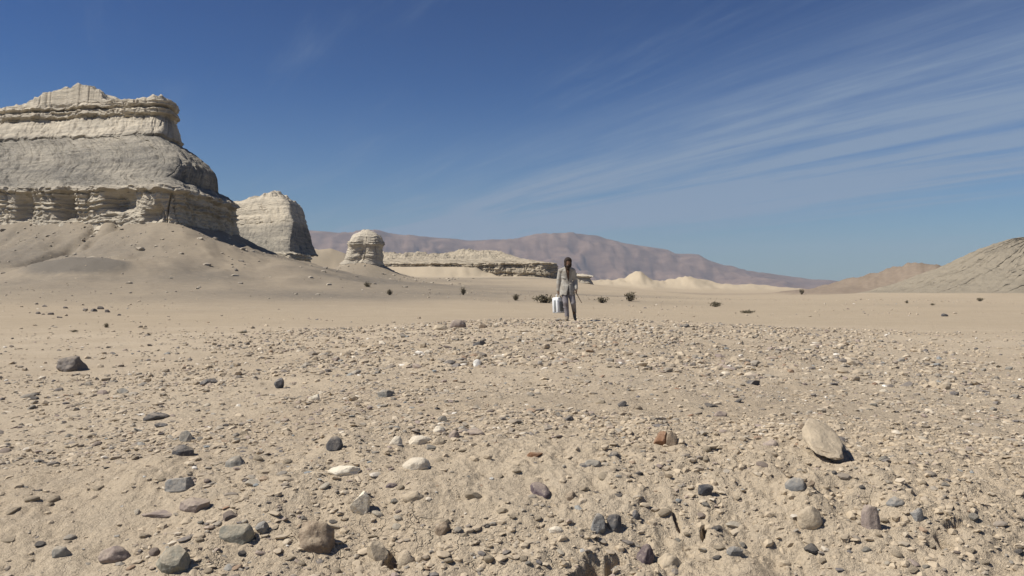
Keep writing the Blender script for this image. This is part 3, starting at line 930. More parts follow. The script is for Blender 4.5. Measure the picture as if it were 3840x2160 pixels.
FE = [  # foot x, foot y, width, height, material, rounded, label, options
    (182, 934, 76, 32, 'basalt', True, 'dark grey domed boulder standing alone where the sand begins', dict(name='boulder', sink=0.2, depth=0.5, sub=4, zscale=1.7)),
    (2066, 1168, 98, 66, 'tan', True, 'largest smooth tan stone perched on the gravel with a shadow under it', dict(sink=-0.16, tilt=(0.40, 0.16), sub=4, depth=0.36, zscale=0.8)),
    (2118, 1138, 34, 34, 'grey', False, 'small grey stone tucked behind the perched tan stone', {}),
    (1662, 1130, 36, 40, 'rust', False, 'reddish brown upright stone beside a dark lump', dict(sink=0.15, depth=0.10)),
    (1690, 1128, 30, 34, 'brown', False, 'dark brown lump leaning on the reddish upright stone', dict(sink=0.2)),
    (842, 1136, 42, 40, 'slate', False, 'dark blue-grey angular stone casting a black shadow', dict(sink=0.15)),
    (1047, 1182, 72, 36, 'pale', True, 'smooth pale oval stone resting on open sand', dict(sink=0.3)),
    (866, 1199, 84, 28, 'cream', False, 'long cream flake arched over the sand', dict(sink=0.15, zscale=1.1)),
    (1360, 1254, 40, 56, 'purple', True, 'dark purple oval pebble lying flat in the middle of the sand', dict(sink=0.45, yaw=0.5, depth=0.15)),
    (1437, 1262, 24, 26, 'brown', True, 'little round brown pebble next to the flat purple one', dict(sink=0.3)),
    (1546, 1345, 40, 46, 'slate', True, 'round dark slate cobble beside a blue shard', dict(sink=0.3)),
    (1503, 1354, 40, 46, 'blue', False, 'blue-grey shard leaning towards the round slate cobble', dict(sink=0.25)),
    (1622, 1420, 46, 62, 'purple', True, 'large dark purple egg shaped cobble near the lower edge', dict(sink=0.3)),
    (1685, 1434, 66, 54, 'tan', True, 'blocky tan cobble touching the large purple cobble', dict(sink=0.3)),
    (1600, 1316, 20, 26, 'slate', True, 'small dark slate pebble up the slope from the round cobble', {}),
    (798, 1400, 92, 98, 'brown', True, 'big rounded brown boulder half buried in the near slope', dict(name='boulder', sink=0.35, sub=4)),
    (596, 1374, 88, 58, 'green', False, 'flat grey-green slab with a thick dark front edge', dict(sink=0.2, tilt=(0.18, 0.1))),
    (660, 1350, 34, 40, 'blue', False, 'thin blue-grey shard just right of the flat grey-green slab', dict(sink=0.2)),
    (436, 1446, 88, 80, 'green', False, 'largest grey-green angular rock at the lower left', dict(sink=0.25, tilt=(0.25, 0.15), sub=4)),
    (290, 1416, 84, 54, 'mauve', True, 'rounded mauve stone with a shaded front', dict(sink=0.25, tilt=(0.2, 0.1))),
    (156, 1412, 46, 38, 'grey', True, 'dusty grey stone nearest the lower left corner', dict(sink=0.3)),
    (452, 1240, 70, 40, 'blue', False, 'layered blue-grey shard with a pointed end', dict(sink=0.15, tilt=(0, -0.2))),
    (468, 1112, 34, 32, 'grey', False, 'small square grey block standing above a dark slab', dict(sink=0.15)),
    (462, 1148, 56, 34, 'slate', False, 'dark slab lying just below the square grey block', dict(sink=0.2)),
    (594, 1173, 54, 36, 'grey', True, 'round grey stone pressed into the sand', dict(sink=0.35)),
    (906, 1300, 50, 56, 'cream', False, 'cream angular block shaded on its right face', dict(sink=0.2)),
    (1114, 1348, 40, 38, 'brown', True, 'plain brown round cobble between clods', dict(sink=0.3)),
    (395, 1058, 66, 22, 'slate', False, 'long dark slate slab over a thinner one', dict(sink=0.2)),
    (408, 1075, 36, 14, 'slate', False, 'thin slate slab right under the long dark one', dict(sink=0.3)),
    (702, 978, 26, 28, 'slate', False, 'upright slate chip far up the left gravel', dict(sink=0.15)),
    (526, 968, 46, 18, 'slate', False, 'low dark slab among the left gravel', dict(sink=0.25)),
    (309, 990, 32, 16, 'grey', False, 'grey stone downhill from the dark domed boulder', dict(sink=0.25)),
    (1492, 1174, 42, 18, 'grey', False, 'thin grey slab beside a dark sliver', dict(sink=0.25)),
    (1474, 1182, 34, 14, 'slate', False, 'dark sliver beside the thin grey slab', dict(sink=0.3, yaw=-0.5)),
    (2000, 1240, 52, 36, 'blue', False, 'blue-grey shard pointing down below the perched tan stone', dict(sink=0.25, yaw=-0.6)),
    (2036, 1232, 26, 20, 'brown', False, 'brown chip touching the shard below the perched tan stone', {}),
    (2038, 1336, 66, 58, 'tan', True, 'tan rounded block on the crumbly slope at the right', dict(sink=0.3)),
    (2190, 1338, 48, 84, 'mauve', True, 'tall brownish stone set upright in the right slope', dict(sink=0.35)),
    (2252, 1288, 44, 28, 'blue', False, 'pale blue shard right of the tall brownish stone', dict(sink=0.2, yaw=-0.4)),
    (2305, 1316, 30, 34, 'blue', False, 'dark blue chip at the foot of the pale blue shard', dict(sink=0.25)),
    (1774, 1250, 38, 28, 'slate', False, 'black angular stone alone in the crumbly right slope', dict(sink=0.2)),
    (1345, 1148, 42, 16, 'rust', False, 'rust coloured sliver in the middle sand', dict(sink=0.3)),
    (1545, 1148, 28, 14, 'slate', True, 'small flat slate pebble right of the rust sliver', dict(sink=0.4)),
    (1152, 824, 42, 24, 'mauve', True, 'dusty rounded rock on the far crest left of the walker', dict(sink=0.25)),
    (1108, 830, 36, 16, 'tan', False, 'low tan rock touching the dusty rock on the crest', dict(sink=0.25)),
    (1215, 826, 24, 13, 'brown', False, 'small pointed brown rock between the crest rock and the walker', dict(sink=0.2)),
    (1206, 870, 34, 15, 'slate', False, 'dark chip on the gravel below the pointed crest rock', dict(sink=0.2)),
    (1200, 922, 20, 18, 'white', False, 'whitish shard standing in the middle gravel', dict(sink=0.15)),
    (1104, 1090, 36, 20, 'pale', True, 'pale cobble leading a row of four near the middle', dict(sink=0.25)),
    (1142, 1100, 28, 22, 'mauve', False, 'triangular mauve stone second in the row of four', dict(sink=0.2)),
    (1196, 1097, 50, 20, 'mauve', False, 'long mauve stone ending the row of four', dict(sink=0.25)),
    (1163, 1080, 22, 12, 'grey', True, 'small grey pebble above the row of four', dict(sink=0.3)),
    (1056, 1119, 60, 30, 'pale', False, 'flat pale slab below the row of four', dict(sink=0.25)),
    (1104, 1122, 36, 22, 'tan', True, 'tan cobble right beside the flat pale slab', dict(sink=0.3)),
    (996, 1122, 34, 28, 'pale', True, 'chalky lump left of the flat pale slab', dict(sink=0.3)),
    (950, 1412, 56, 56, 'tan', False, 'tan clod with a deep shadow at its right', dict(sink=0.25)),
    (1022, 1424, 46, 46, 'tan', True, 'round tan clod across the deep shadow', dict(sink=0.3)),
    (490, 1292, 80, 36, 'mauve', False, 'flat mauve slab with an undercut edge', dict(sink=0.25, tilt=(0.15, 0))),
    (405, 1308, 92, 22, 'mauve', True, 'broad mauve patch of stone flush with the sand', dict(sink=0.6)),
    (970, 1000, 44, 22, 'grey', False, 'grey topped slab up the slope among pale chips', dict(sink=0.2)),
    (790, 1008, 30, 18, 'cream', False, 'small cream chip in the upper left gravel', dict(sink=0.2)),
    (1432, 1060, 22, 18, 'slate', True, 'small slate pebble alone on the upper middle sand', dict(sink=0.3)),
    (1040, 1262, 56, 34, 'tan', True, 'wide tan cobble flush with the slope', dict(sink=0.4)),
    (985, 1232, 34, 14, 'purple', True, 'flat dark purple pebble above the wide tan cobble', dict(sink=0.5)),
    (1940, 1124, 44, 30, 'mauve', False, 'mauve splinter left of the perched tan stone', dict(sink=0.3, yaw=-0.6)),
    (1722, 824, 26, 12, 'slate', False, 'dark rock on the crest right of the walker', dict(sink=0.2)),
    (1812, 1048, 34, 18, 'mauve', True, 'mauve pebble on the right gravel', dict(sink=0.3)),
    (2030, 1085, 36, 26, 'brown', False, 'dark brown crumbling clod uphill from the perched tan stone', dict(sink=0.2)),
    (2125, 868, 20, 10, 'brown', False, 'tiny brown rock far out on the right sand', dict(sink=0.2)),
    (2376, 796, 18, 9, 'slate', False, 'single black rock on the far right flat', dict(sink=0.2)),
    (1848, 1402, 44, 26, 'blue', False, 'bluish stone among clods near the lower edge', dict(sink=0.3)),
    (1400, 1345, 40, 24, 'pale', True, 'pale rounded lump in the near middle slope', dict(sink=0.35)),
    (1895, 968, 34, 14, 'slate', False, 'dark slab high on the right gravel', dict(sink=0.25)),
    (1440, 908, 36, 16, 'brown', True, 'brownish cobble in the gravel straight below the walker', dict(sink=0.25)),
]
for i, (px, py, w, h, m_, rnd, lab, kw) in enumerate(FE):
    put_stone(px, py, w, h, m_, lab, 1000 + i * 7, rounded=rnd, **kw)


# further single stones, the largest of the scatter
def free_spot(x, y, r):
    for (a, b, q) in PLACED:
        if (a - x) ** 2 + (b - y) ** 2 < (q + r) ** 2:
            return False
    return True


KINDS = {
    'tan': ('dusty tan stone', 'loose tan stones', 0.42),
    'grey': ('plain grey stone', 'loose grey stones', 0.20),
    'slate': ('dark slate stone', 'loose slate stones', 0.15),
    'mauve': ('dusty mauve stone', 'loose mauve stones', 0.10),
    'pale': ('chalky pale stone', 'loose pale stones', 0.10),
    'white': ('small white flake', 'loose white flakes', 0.03),
}
# stones one can find, by their place in the print
ANCHOR = [(182, 925, 'dark domed boulder'), (2066, 1140, 'perched tan stone'), (1665, 1118, 'reddish upright stone'), (842, 1120, 'dark blue-grey angular stone'),
          (1047, 1170, 'smooth pale oval stone'), (866, 1190, 'long cream flake'), (1360, 1235, 'flat purple pebble'), (1546, 1325, 'round slate cobble'), (1622, 1395, 'large purple cobble'),
          (798, 1360, 'half buried brown boulder'), (596, 1350, 'flat grey-green slab'), (436, 1415, 'largest grey-green rock'), (290, 1395, 'rounded mauve stone'), (452, 1225, 'layered blue-grey shard'),
          (465, 1125, 'square grey block'), (594, 1160, 'round pressed-in grey stone'), (906, 1275, 'cream angular block'), (1114, 1330, 'brown round cobble'), (395, 1050, 'long dark slate slab'),
          (702, 965, 'upright slate chip'), (526, 960, 'low dark slab'), (2000, 1225, 'downward blue-grey shard'), (2038, 1310, 'tan rounded block'), (2190, 1300, 'tall brownish stone'), (1774, 1240, 'black angular stone'),
          (1345, 1142, 'rust coloured sliver'), (1152, 815, 'dusty crest rock'), (1200, 915, 'whitish standing shard'), (1150, 1088, 'row of four stones'), (1985, 1420, 'clods at the lower edge'),
          (490, 1275, 'undercut mauve slab'), (970, 990, 'grey topped slab'), (1432, 1050, 'lone slate pebble'), (1440, 900, 'cobble below the walker'), (1895, 962, 'high dark slab'),
          (1812, 1040, 'upper mauve pebble'), (2030, 1070, 'dark crumbling clod'), (1722, 820, 'dark crest rock'), (2125, 865, 'tiny far brown rock'), (2395, 1330, 'dark fissure')]
SEEN = {}


def place_words(px, py, look):
    """look of the stone, then where it lies by the nearest stone one can find"""
    near = sorted(ANCHOR, key=lambda q: math.hypot((q[0] - px), (q[1] - py) * 1.6))
    for q in near[:4]:
        dx, dy = px - q[0], (py - q[1]) * 1.6
        if abs(dx) > 2.2 * abs(dy):
            d = 'right of' if dx > 0 else 'left of'
        elif abs(dy) > 2.2 * abs(dx):
            d = 'below' if dy > 0 else 'above'
        else:
            d = ('below' if dy > 0 else 'above') + (' and right of' if dx > 0 else ' and left of')
        far = 'just ' if math.hypot(dx, dy) < 95 else ''
        lab = '%s lying %s%s the %s' % (look, far, d, q[2])
        if lab not in SEEN:
            break
    SEEN[lab] = SEEN.get(lab, 0) + 1
    return lab


_rg = random.Random(5)
PROTO = {}
for kd in KINDS:
    for j in range(5):
        rnd = kd in ('tan', 'pale', 'mauve') and j % 2 == 0
        v, f = stone_shape(5000 + 31 * j + 7 * len(PROTO), 2, 3 if rnd else 7, 0.7 if rnd else 0.97, (0.7, 0.95) if rnd else (0.5, 0.85), 0.08)
        PROTO[(kd, j)] = mesh_np('stone', v, f, rnd)
        PROTO[(kd, j)].materials.append(STONE[kd])
n_loose = 0
names = list(KINDS)
wts = [KINDS[k][2] for k in names]
tries = 0
while n_loose < 215 and tries < 6000:
    tries += 1
    py = _rg.uniform(835, 1445) if _rg.random() < 0.5 else _rg.uniform(1000, 1445)
    px = _rg.uniform(10, 2566)
    x, y, z = at(px, py)
    if y > 24 or mound(np.array([x]), np.array([y]))[0] < 0.05 * _rg.random():
        continue
    k = 1024 / 2576 / F * y
    w = _rg.choice([16, 18, 20, 22, 24, 26, 30, 36]) * (0.55 + 0.6 * (py - 820) / 620) * k
    if not free_spot(x, y, w * 0.6):
        continue
    kd = _rg.choices(names, wts)[0]
    if kd == 'white':
        w *= 0.38
    o = bpy.data.objects.new('stone', PROTO[(kd, _rg.randrange(5))])
    COL.objects.link(o)
    fl = _rg.uniform(0.35, 0.75)
    look = KINDS[kd][0]
    look = ('flat ' if fl < 0.45 else 'chunky ' if fl > 0.66 else '') + look
    o.scale = (w / 2 * _rg.uniform(0.9, 1.3), w / 2 * _rg.uniform(0.7, 1.0), w / 2 * fl)
    o.rotation_euler = (_rg.uniform(-0.35, 0.35), _rg.uniform(-0.35, 0.35), _rg.uniform(0, 6.28))
    o.location = (x, y, z + w / 2 * fl * _rg.uniform(-0.25, 0.35))
    PLACED.append((x, y, w * 0.5))
    tag(o, place_words(px, py, look), 'stone', KINDS[kd][1])
    n_loose += 1


def build_gravel():
    rg = np.random.default_rng(77)
    pal = np.array([(0.46, 0.38, 0.275), (0.42, 0.345, 0.25), (0.50, 0.425, 0.32), (0.37, 0.31, 0.235), (0.30, 0.27, 0.225), (0.22, 0.205, 0.18),
                    (0.115, 0.11, 0.115), (0.28, 0.225, 0.20), (0.62, 0.55, 0.44), (0.76, 0.72, 0.64), (0.20, 0.225, 0.235), (0.26, 0.165, 0.11)])
    pw = np.array([0.22, 0.16, 0.12, 0.12, 0.10, 0.09, 0.085, 0.06, 0.035, 0.010, 0.015, 0.015])
    pw = pw / pw.sum()
    pos = []

    def strew(n, ymin, ymax, smin, smax, power, half, keep):
        y = np.sqrt(rg.uniform(ymin ** 2, ymax ** 2, n))
        x = rg.uniform(-1, 1, n) * (y * half + 0.5)
        s = smin * (smax / smin) ** (rg.random(n) ** power)
        m = mound(x, y)
        patch = fbm2(x, y, 0.9, 3, 0.5, 401)
        ok = rg.random(n) < keep(x, y, m, patch)
        pos.append(np.stack([x, y, s], -1)[ok])

    dens = lambda x, y, m, p: np.clip(0.06 + 1.3 * np.clip(m / 0.43, 0, 1) ** 0.8, 0, 1) * np.clip(0.62 + 0.75 * p, 0.12, 1)
    strew(32000, 5, 28, 0.018, 0.085, 2.0, 0.64, dens)
    strew(29000, 9, 27, 0.030, 0.13, 2.0, 0.60, dens)
    strew(5200, 28, 120, 0.05, 0.20, 2.3, 0.62, lambda x, y, m, p: np.clip(0.3 + 1.5 * fbm2(x, y, 1 / 9.0, 3, 0.5, 405), 0.0, 1))
    strew(16000, 3.4, 8, 0.008, 0.034, 1.7, 0.62, dens)
    strew(9000, 3.4, 7.5, 0.014, 0.055, 1.8, 0.60, dens)
    strew(22000, 5.0, 13, 0.014, 0.055, 1.8, 0.62, lambda x, y, m, p: np.clip(0.25 + 1.1 * np.clip(m / 0.43, 0, 1), 0, 1) * np.clip(0.7 + 0.5 * p, 0.3, 1))
    strew(15000, 3.2, 6.5, 0.005, 0.018, 1.4, 0.64, lambda x, y, m, p: np.clip(0.45 + 0.8 * p, 0.08, 1))
    # crumbly clods on the near right slope
    strew(15000, 3.2, 6.0, 0.008, 0.045, 2.0, 0.64, lambda x, y, m, p: 0.10 + sstep(-0.2, 0.9, x / y * 3 + 0.9 * p) * 0.7)
    n_clod0 = sum(len(a) for a in pos[:-1])
    P = np.concatenate(pos)
    clod = np.arange(len(P)) >= n_clod0
    # a few far pebbles on the sand flat
    z = land(P[:, 0], P[:, 1])
    pl = np.array(PLACED)
    keep = np.ones(len(P), bool)
    for (a, b, q) in pl:
        keep &= (P[:, 0] - a) ** 2 + (P[:, 1] - b) ** 2 > (0.85 * q) ** 2
    P, z, clod = P[keep], z[keep], clod[keep]
    n = len(P)
    tint = pal[rg.choice(len(pal), n, p=pw)]
    dusty = rg.uniform(0.0, 0.6, (n, 1)) ** 1.3
    tint = tint * (1 - dusty) + np.array([[0.45, 0.37, 0.265]]) * dusty
    tint[clod] = np.array([0.45, 0.37, 0.265])
    tint = tint * rg.uniform(0.88, 1.10, (n, 1))
    big = P[:, 2] / P[:, 1] > 0.0115
    VV, FF, TT, off = [], [], [], 0
    for sub, pick in ((0, ~big), (1, big)):
        nv = len(ICO[sub][0])
        shapes = [stone_shape(9000 + i, sub, 6, 0.97, (0.5, 0.85), 0.06)[0] for i in range(40)]
        fc = ICO[sub][1]
        ids = np.nonzero(pick)[0]
        which = rg.integers(0, len(shapes), len(ids))
        for i, sh in enumerate(shapes):
            idx = ids[which == i]
            if not len(idx):
                continue
            s = P[idx, 2] / 2
            sc = np.stack([s * rg.uniform(0.9, 1.5, len(idx)), s * rg.uniform(0.7, 1.1, len(idx)), s * rg.uniform(0.25, 0.62, len(idx)) * (1 + 0.35 * sstep(6, 12, P[idx, 1]))], -1)
            sc[clod[idx], 2] = s[clod[idx]] * 0.8
            v = sh[None] * sc[:, None, :]
            ta = rg.uniform(-0.4, 0.4, len(idx))[:, None]
            v = np.stack([v[..., 0] * np.cos(ta) - v[..., 2] * np.sin(ta), v[..., 1], v[..., 0] * np.sin(ta) + v[..., 2] * np.cos(ta)], -1)
            a = rg.uniform(0, 6.283, len(idx))[:, None]
            v = np.stack([v[..., 0] * np.cos(a) - v[..., 1] * np.sin(a), v[..., 0] * np.sin(a) + v[..., 1] * np.cos(a), v[..., 2]], -1)
            v[..., 0] += P[idx, 0][:, None]
            v[..., 1] += P[idx, 1][:, None]
            v[..., 2] += (z[idx] + sc[:, 2] * np.where(clod[idx], rg.uniform(-0.5, 0.35, len(idx)), rg.uniform(-0.25, 0.55, len(idx))))[:, None]
            VV.append(v.reshape(-1, 3))
            FF.append((fc[None] + (np.arange(len(idx)) * nv)[:, None, None]).reshape(-1, 3) + off)
            TT.append(np.repeat(tint[idx], nv, 0))
            off += len(idx) * nv
    me = mesh_np('gravel', np.concatenate(VV), np.concatenate(FF), False)
    vcol(me, 'tint', np.concatenate(TT))
    tag(link('gravel', me, M_GRAVEL), 'loose mixed gravel and small clods covering the mound', kind='stuff')
    print('gravel', n, len(me.polygons))


build_gravel()


def build_rubble():
    """blocks fallen from the cliffs, lying thick at their feet and thinning downhill"""
    rg = np.random.default_rng(99)
    n = 9000
    x, y = rg.uniform(-95, -8, n), rg.uniform(66, 250, n)
    d1 = box_d(x, y + 0.45 * np.clip(x + 38, -200, 0), -150, -40.4, 104.5, 132, 4.0)
    d2 = box_d(x, y + 0.4 * np.clip(x + 36, -200, 0), -90, -36.6, 147, 172, 4.0)
    d3 = np.hypot(x + 40, y - 241) - 5
    d = np.minimum(np.minimum(d1, d2), d3)
    ok = (d > -0.5) & (rg.random(n) < 0.9 * np.exp(-np.maximum(d, 0) / 9.0) + 0.05 * (d < 45))
    x, y, d = x[ok], y[ok], d[ok]
    z = land(x, y)
    n = len(x)
    s = 0.08 * (6.0 ** (rg.random(n) ** 2.6))
    sh = np.stack([stone_shape(9100 + i, 0, 6, 0.97, (0.5, 0.85), 0.06)[0] for i in range(30)])
    v = sh[rg.integers(0, 30, n)] * (s[:, None, None] * np.stack([rg.uniform(0.7, 1.4, n), rg.uniform(0.7, 1.1, n), rg.uniform(0.4, 0.8, n)], -1)[:, None, :])
    a = rg.uniform(0, 6.283, n)[:, None]
    v = np.stack([v[..., 0] * np.cos(a) - v[..., 1] * np.sin(a) + x[:, None], v[..., 0] * np.sin(a) + v[..., 1] * np.cos(a) + y[:, None], v[..., 2] + (z + 0.1 * s)[:, None]], -1)
    nv = v.shape[1]
    me = mesh_np('rubble', v.reshape(-1, 3), (ICO[0][1][None] + (np.arange(n) * nv)[:, None, None]).reshape(-1, 3), False)
    pal = np.array([(0.42, 0.37, 0.29), (0.34, 0.30, 0.24), (0.26, 0.23, 0.19), (0.48, 0.42, 0.33)])
    vcol(me, 'tint', np.repeat(pal[rg.integers(0, 4, n)], nv, 0))
    tag(link('rubble', me, M_GRAVEL), 'pale broken rock scattered over the scree under the cliffs', kind='stuff')


build_rubble()

# ------------------------------------------------------------------ desert shrubs
M_TWIG = mat_plain('shrub_twig', (0.10, 0.085, 0.06), (0.17, 0.145, 0.10), 0.9)
M_LEAF = mat_plain('shrub_leaf', (0.12, 0.103, 0.068), (0.215, 0.185, 0.125), 0.9, 3.0)


def shrub(px, py, w, h, label, seed, group=None):
    x, y, z = at(px, py)
    k = 1024 / 2576 / F * y
    Wd, Hd = w * k, h * k
    rg = np.random.default_rng(seed)
    root = bpy.data.objects.new('shrub', None)
    COL.objects.link(root)
    root.location = (x, y, z - 0.02)
    tag(root, label, 'shrub', group)
    # stems: thin three-sided tapering twigs fanning out of the base
    V, Fc = [], []
    tips = []
    for i in range(26):
        a = rg.uniform(0, 6.283)
        rr = rg.uniform(0.1, 0.85)
        tip = np.array([math.cos(a) * Wd / 2 * rr, math.sin(a) * Wd / 2 * rr, Hd * (1.05 - 0.55 * rr * rr) * rg.uniform(0.7, 1.0)])
        tips.append(tip)
        b0 = np.array([math.cos(a), math.sin(a), 0]) * Wd * 0.04
        mid = (b0 + tip) / 2 + np.array([0, 0, -0.06 * Hd]) + rg.normal(size=3) * 0.03 * Wd
        rad = 0.014 * (Wd + Hd)
        for s0, s1, r0, r1 in ((b0, mid, rad, rad * 0.6), (mid, tip, rad * 0.6, rad * 0.2)):
            n = len(V)
            for c, r in ((s0, r0), (s1, r1)):
                for q in range(3):
                    V.append(c + np.array([math.cos(q * 2.094), math.sin(q * 2.094), 0]) * r)
            for q in range(3):
                Fc.append((n + q, n + (q + 1) % 3, n + 3 + (q + 1) % 3, n + 3 + q))
    link('stem', mesh_np('stem', np.array(V), np.array(Fc), False), M_TWIG, root)
    # foliage: small leaf blades crowding round the twigs
    m = 330
    base = np.array(tips)[rg.integers(0, len(tips), m)] * rg.uniform(0.35, 1.08, (m, 1)) + rg.normal(size=(m, 3)) * np.array([0.07 * Wd, 0.07 * Wd, 0.09 * Hd])
    base[:, 2] = np.clip(base[:, 2], 0.03 * Hd, None)
    d1 = rg.normal(size=(m, 3))
    d1 /= np.linalg.norm(d1, axis=1)[:, None]
    d2 = np.cross(d1, rg.normal(size=(m, 3)))
    d2 /= np.linalg.norm(d2, axis=1)[:, None]
    L = (Wd + Hd) / 2 * rg.uniform(0.05, 0.11, (m, 1))
    quad = np.stack([base - d1 * L, base + d2 * L * 0.35, base + d1 * L, base - d2 * L * 0.35], 1).reshape(-1, 3)
    me = mesh_np('foliage', quad, np.arange(4 * m).reshape(-1, 4), False)
    tag(link('foliage', me, M_LEAF, root), kind='stuff')
    return root


SHRUBS = [
    (1585, 758, 40, 24, 'tall dark rounded shrub on the plain right of the walker'),
    (1515, 762, 44, 14, 'low spreading shrub between the walker and the tall dark shrub'),
    (1297, 756, 26, 16, 'dark compact shrub on the plain left of the walker'),
    (1372, 762, 78, 20, 'widest low dark shrub close behind the white can'),
    (1800, 772, 40, 14, 'flat mound shaped shrub farther right on the plain'),
    (2016, 741, 20, 14, 'shrub on the skyline where the brown hill begins'),
    (1880, 788, 46, 8, 'thin straggling shrub low on the right plain'),
    (980, 742, 22, 14, 'shrub on the scree below the rock pillar'),
    (925, 722, 24, 12, 'small shrub high on the scree slope'),
    (1165, 742, 18, 20, 'narrow shrub in front of the low mesa'),
    (2282, 763, 14, 8, 'single tuft at the foot of the pale slope'),
    (2346, 768, 16, 6, 'flat tuft right of the single tuft below the pale slope'),
    (2465, 758, 24, 9, 'bushier tuft at the foot of the steep pale slope'),
    (612, 838, 26, 7, 'flat grey tuft on the sand below the scree'),
    (375, 844, 16, 8, 'small dark tuft on the left sand'),
    (268, 824, 20, 12, 'dark pointed tuft on the left sand'),
    (188, 836, 24, 8, 'low tuft nearest the left edge of the sand'),
]
for i, (px, py, w, h, lab) in enumerate(SHRUBS):
    shrub(px, py, w, h, lab, 300 + i, 'desert shrubs on the plain')

# dark rocks lying together at the foot of the great scree slope
ROCKS = [(215, 782, 18, 10), (236, 784, 22, 12), (254, 778, 20, 12), (270, 786, 16, 12), (96, 790, 16, 9), (128, 792, 20, 9), (112, 772, 18, 8), (165, 776, 16, 8), (92, 766, 12, 7), (300, 794, 14, 7), (150, 800, 16, 7)]
ROCKW = ['leading the right cluster', 'second in the right cluster', 'topping the right cluster', 'closing the right cluster', 'nearest the left edge', 'leading the left cluster',
         'topping the left cluster', 'between the two clusters', 'highest near the left edge', 'alone beyond the right cluster', 'below the gap between the clusters']
for i, (px, py, w, h) in enumerate(ROCKS):
    put_stone(px, py, w * 0.8, h * 0.75, 'basalt', '%s dark rock %s below the great scree' % (('broad', 'low', 'small')[i % 3], ROCKW[i]), 2000 + i, sink=0.2, sub=2, group='dark rocks below the scree')


# ------------------------------------------------------------------ the walker
def fuse(name, parts, voxel, mat, parent, smooth=4, cut=None, thick=0.0, thin=0.0):
    """join capsules (p0, r0, p1, r1) and ellipsoids (centre, radii, rotation) into one continuous skin"""
    V, Fc = [], []
    n = 0
    for p in parts:
        if p[0] == 'e':
            v, f = ICO[3]
            v = v * np.array(p[2])
            if len(p) > 3:
                v = v @ rot_xyz(*p[3]).T
            v = v + np.array(p[1])
        else:                                   # 'c': tube with round ends; optional flattening in y
            a, ra, b, rb = np.array(p[1], float), p[2], np.array(p[3], float), p[4]
            flat = p[5] if len(p) > 5 else 1.0
            ax = b - a
            L = np.linalg.norm(ax)
            ax = ax / L
            ref = np.array([1.0, 0, 0]) if abs(ax[0]) < 0.9 else np.array([0, 1.0, 0])
            ux = ref - ax * (ref @ ax)
            ux /= np.linalg.norm(ux)
            uy = np.cross(ax, ux)
            K, rows = 18, []
            for t in np.linspace(-90, 0, 5)[1:]:
                rows.append((a + ax * ra * math.sin(math.radians(t)), ra * math.cos(math.radians(t))))
            for t in np.linspace(0, 1, 7)[1:-1]:
                rows.append((a + ax * L * t, ra + (rb - ra) * t))
            for t in np.linspace(0, 90, 5)[:-1]:
                rows.append((b + ax * rb * math.sin(math.radians(t)), rb * math.cos(math.radians(t))))
            ring = np.array([[c + (ux * math.cos(q) + uy * math.sin(q) * flat) * r for q in np.linspace(0, 2 * math.pi, K, endpoint=False)] for c, r in rows])
            v = np.concatenate([ring.reshape(-1, 3), [a - ax * ra, b + ax * rb]])
            m = len(rows)
            q4 = grid_faces(m, K, wrap=True)
            f = np.concatenate([q4[:, [0, 1, 2]], q4[:, [0, 2, 3]],
                                np.array([(m * K, (i + 1) % K, i) for i in range(K)]),
                                np.array([(m * K + 1, (m - 1) * K + i, (m - 1) * K + (i + 1) % K) for i in range(K)])])
        V.append(v)
        Fc.append(f + n)
        n += len(v)
    me = mesh_np(name, np.concatenate(V), np.concatenate(Fc), True)
    o = link(name, me)
    md = o.modifiers.new('r', 'REMESH')
    md.mode = 'VOXEL'
    md.voxel_size = voxel
    ms = o.modifiers.new('s', 'SMOOTH')
    ms.factor = 0.5
    ms.iterations = smooth
    if thin:
        mdc = o.modifiers.new('d', 'DECIMATE')
        mdc.ratio = thin
    dg = bpy.context.evaluated_depsgraph_get()
    m2 = bpy.data.meshes.new_from_object(o.evaluated_get(dg))
    o.modifiers.clear()
    if cut or thick:
        import bmesh
        bm = bmesh.new()
        bm.from_mesh(m2)
        if cut:
            bmesh.ops.delete(bm, geom=[q for q in bm.faces if cut(q.calc_center_median())], context='FACES')
        bm.to_mesh(m2)
        bm.free()
    m2.polygons.foreach_set('use_smooth', np.ones(len(m2.polygons), bool))
    o.data = m2
    m2.materials.clear()
    m2.materials.append(mat)
    o.parent = parent
    return o


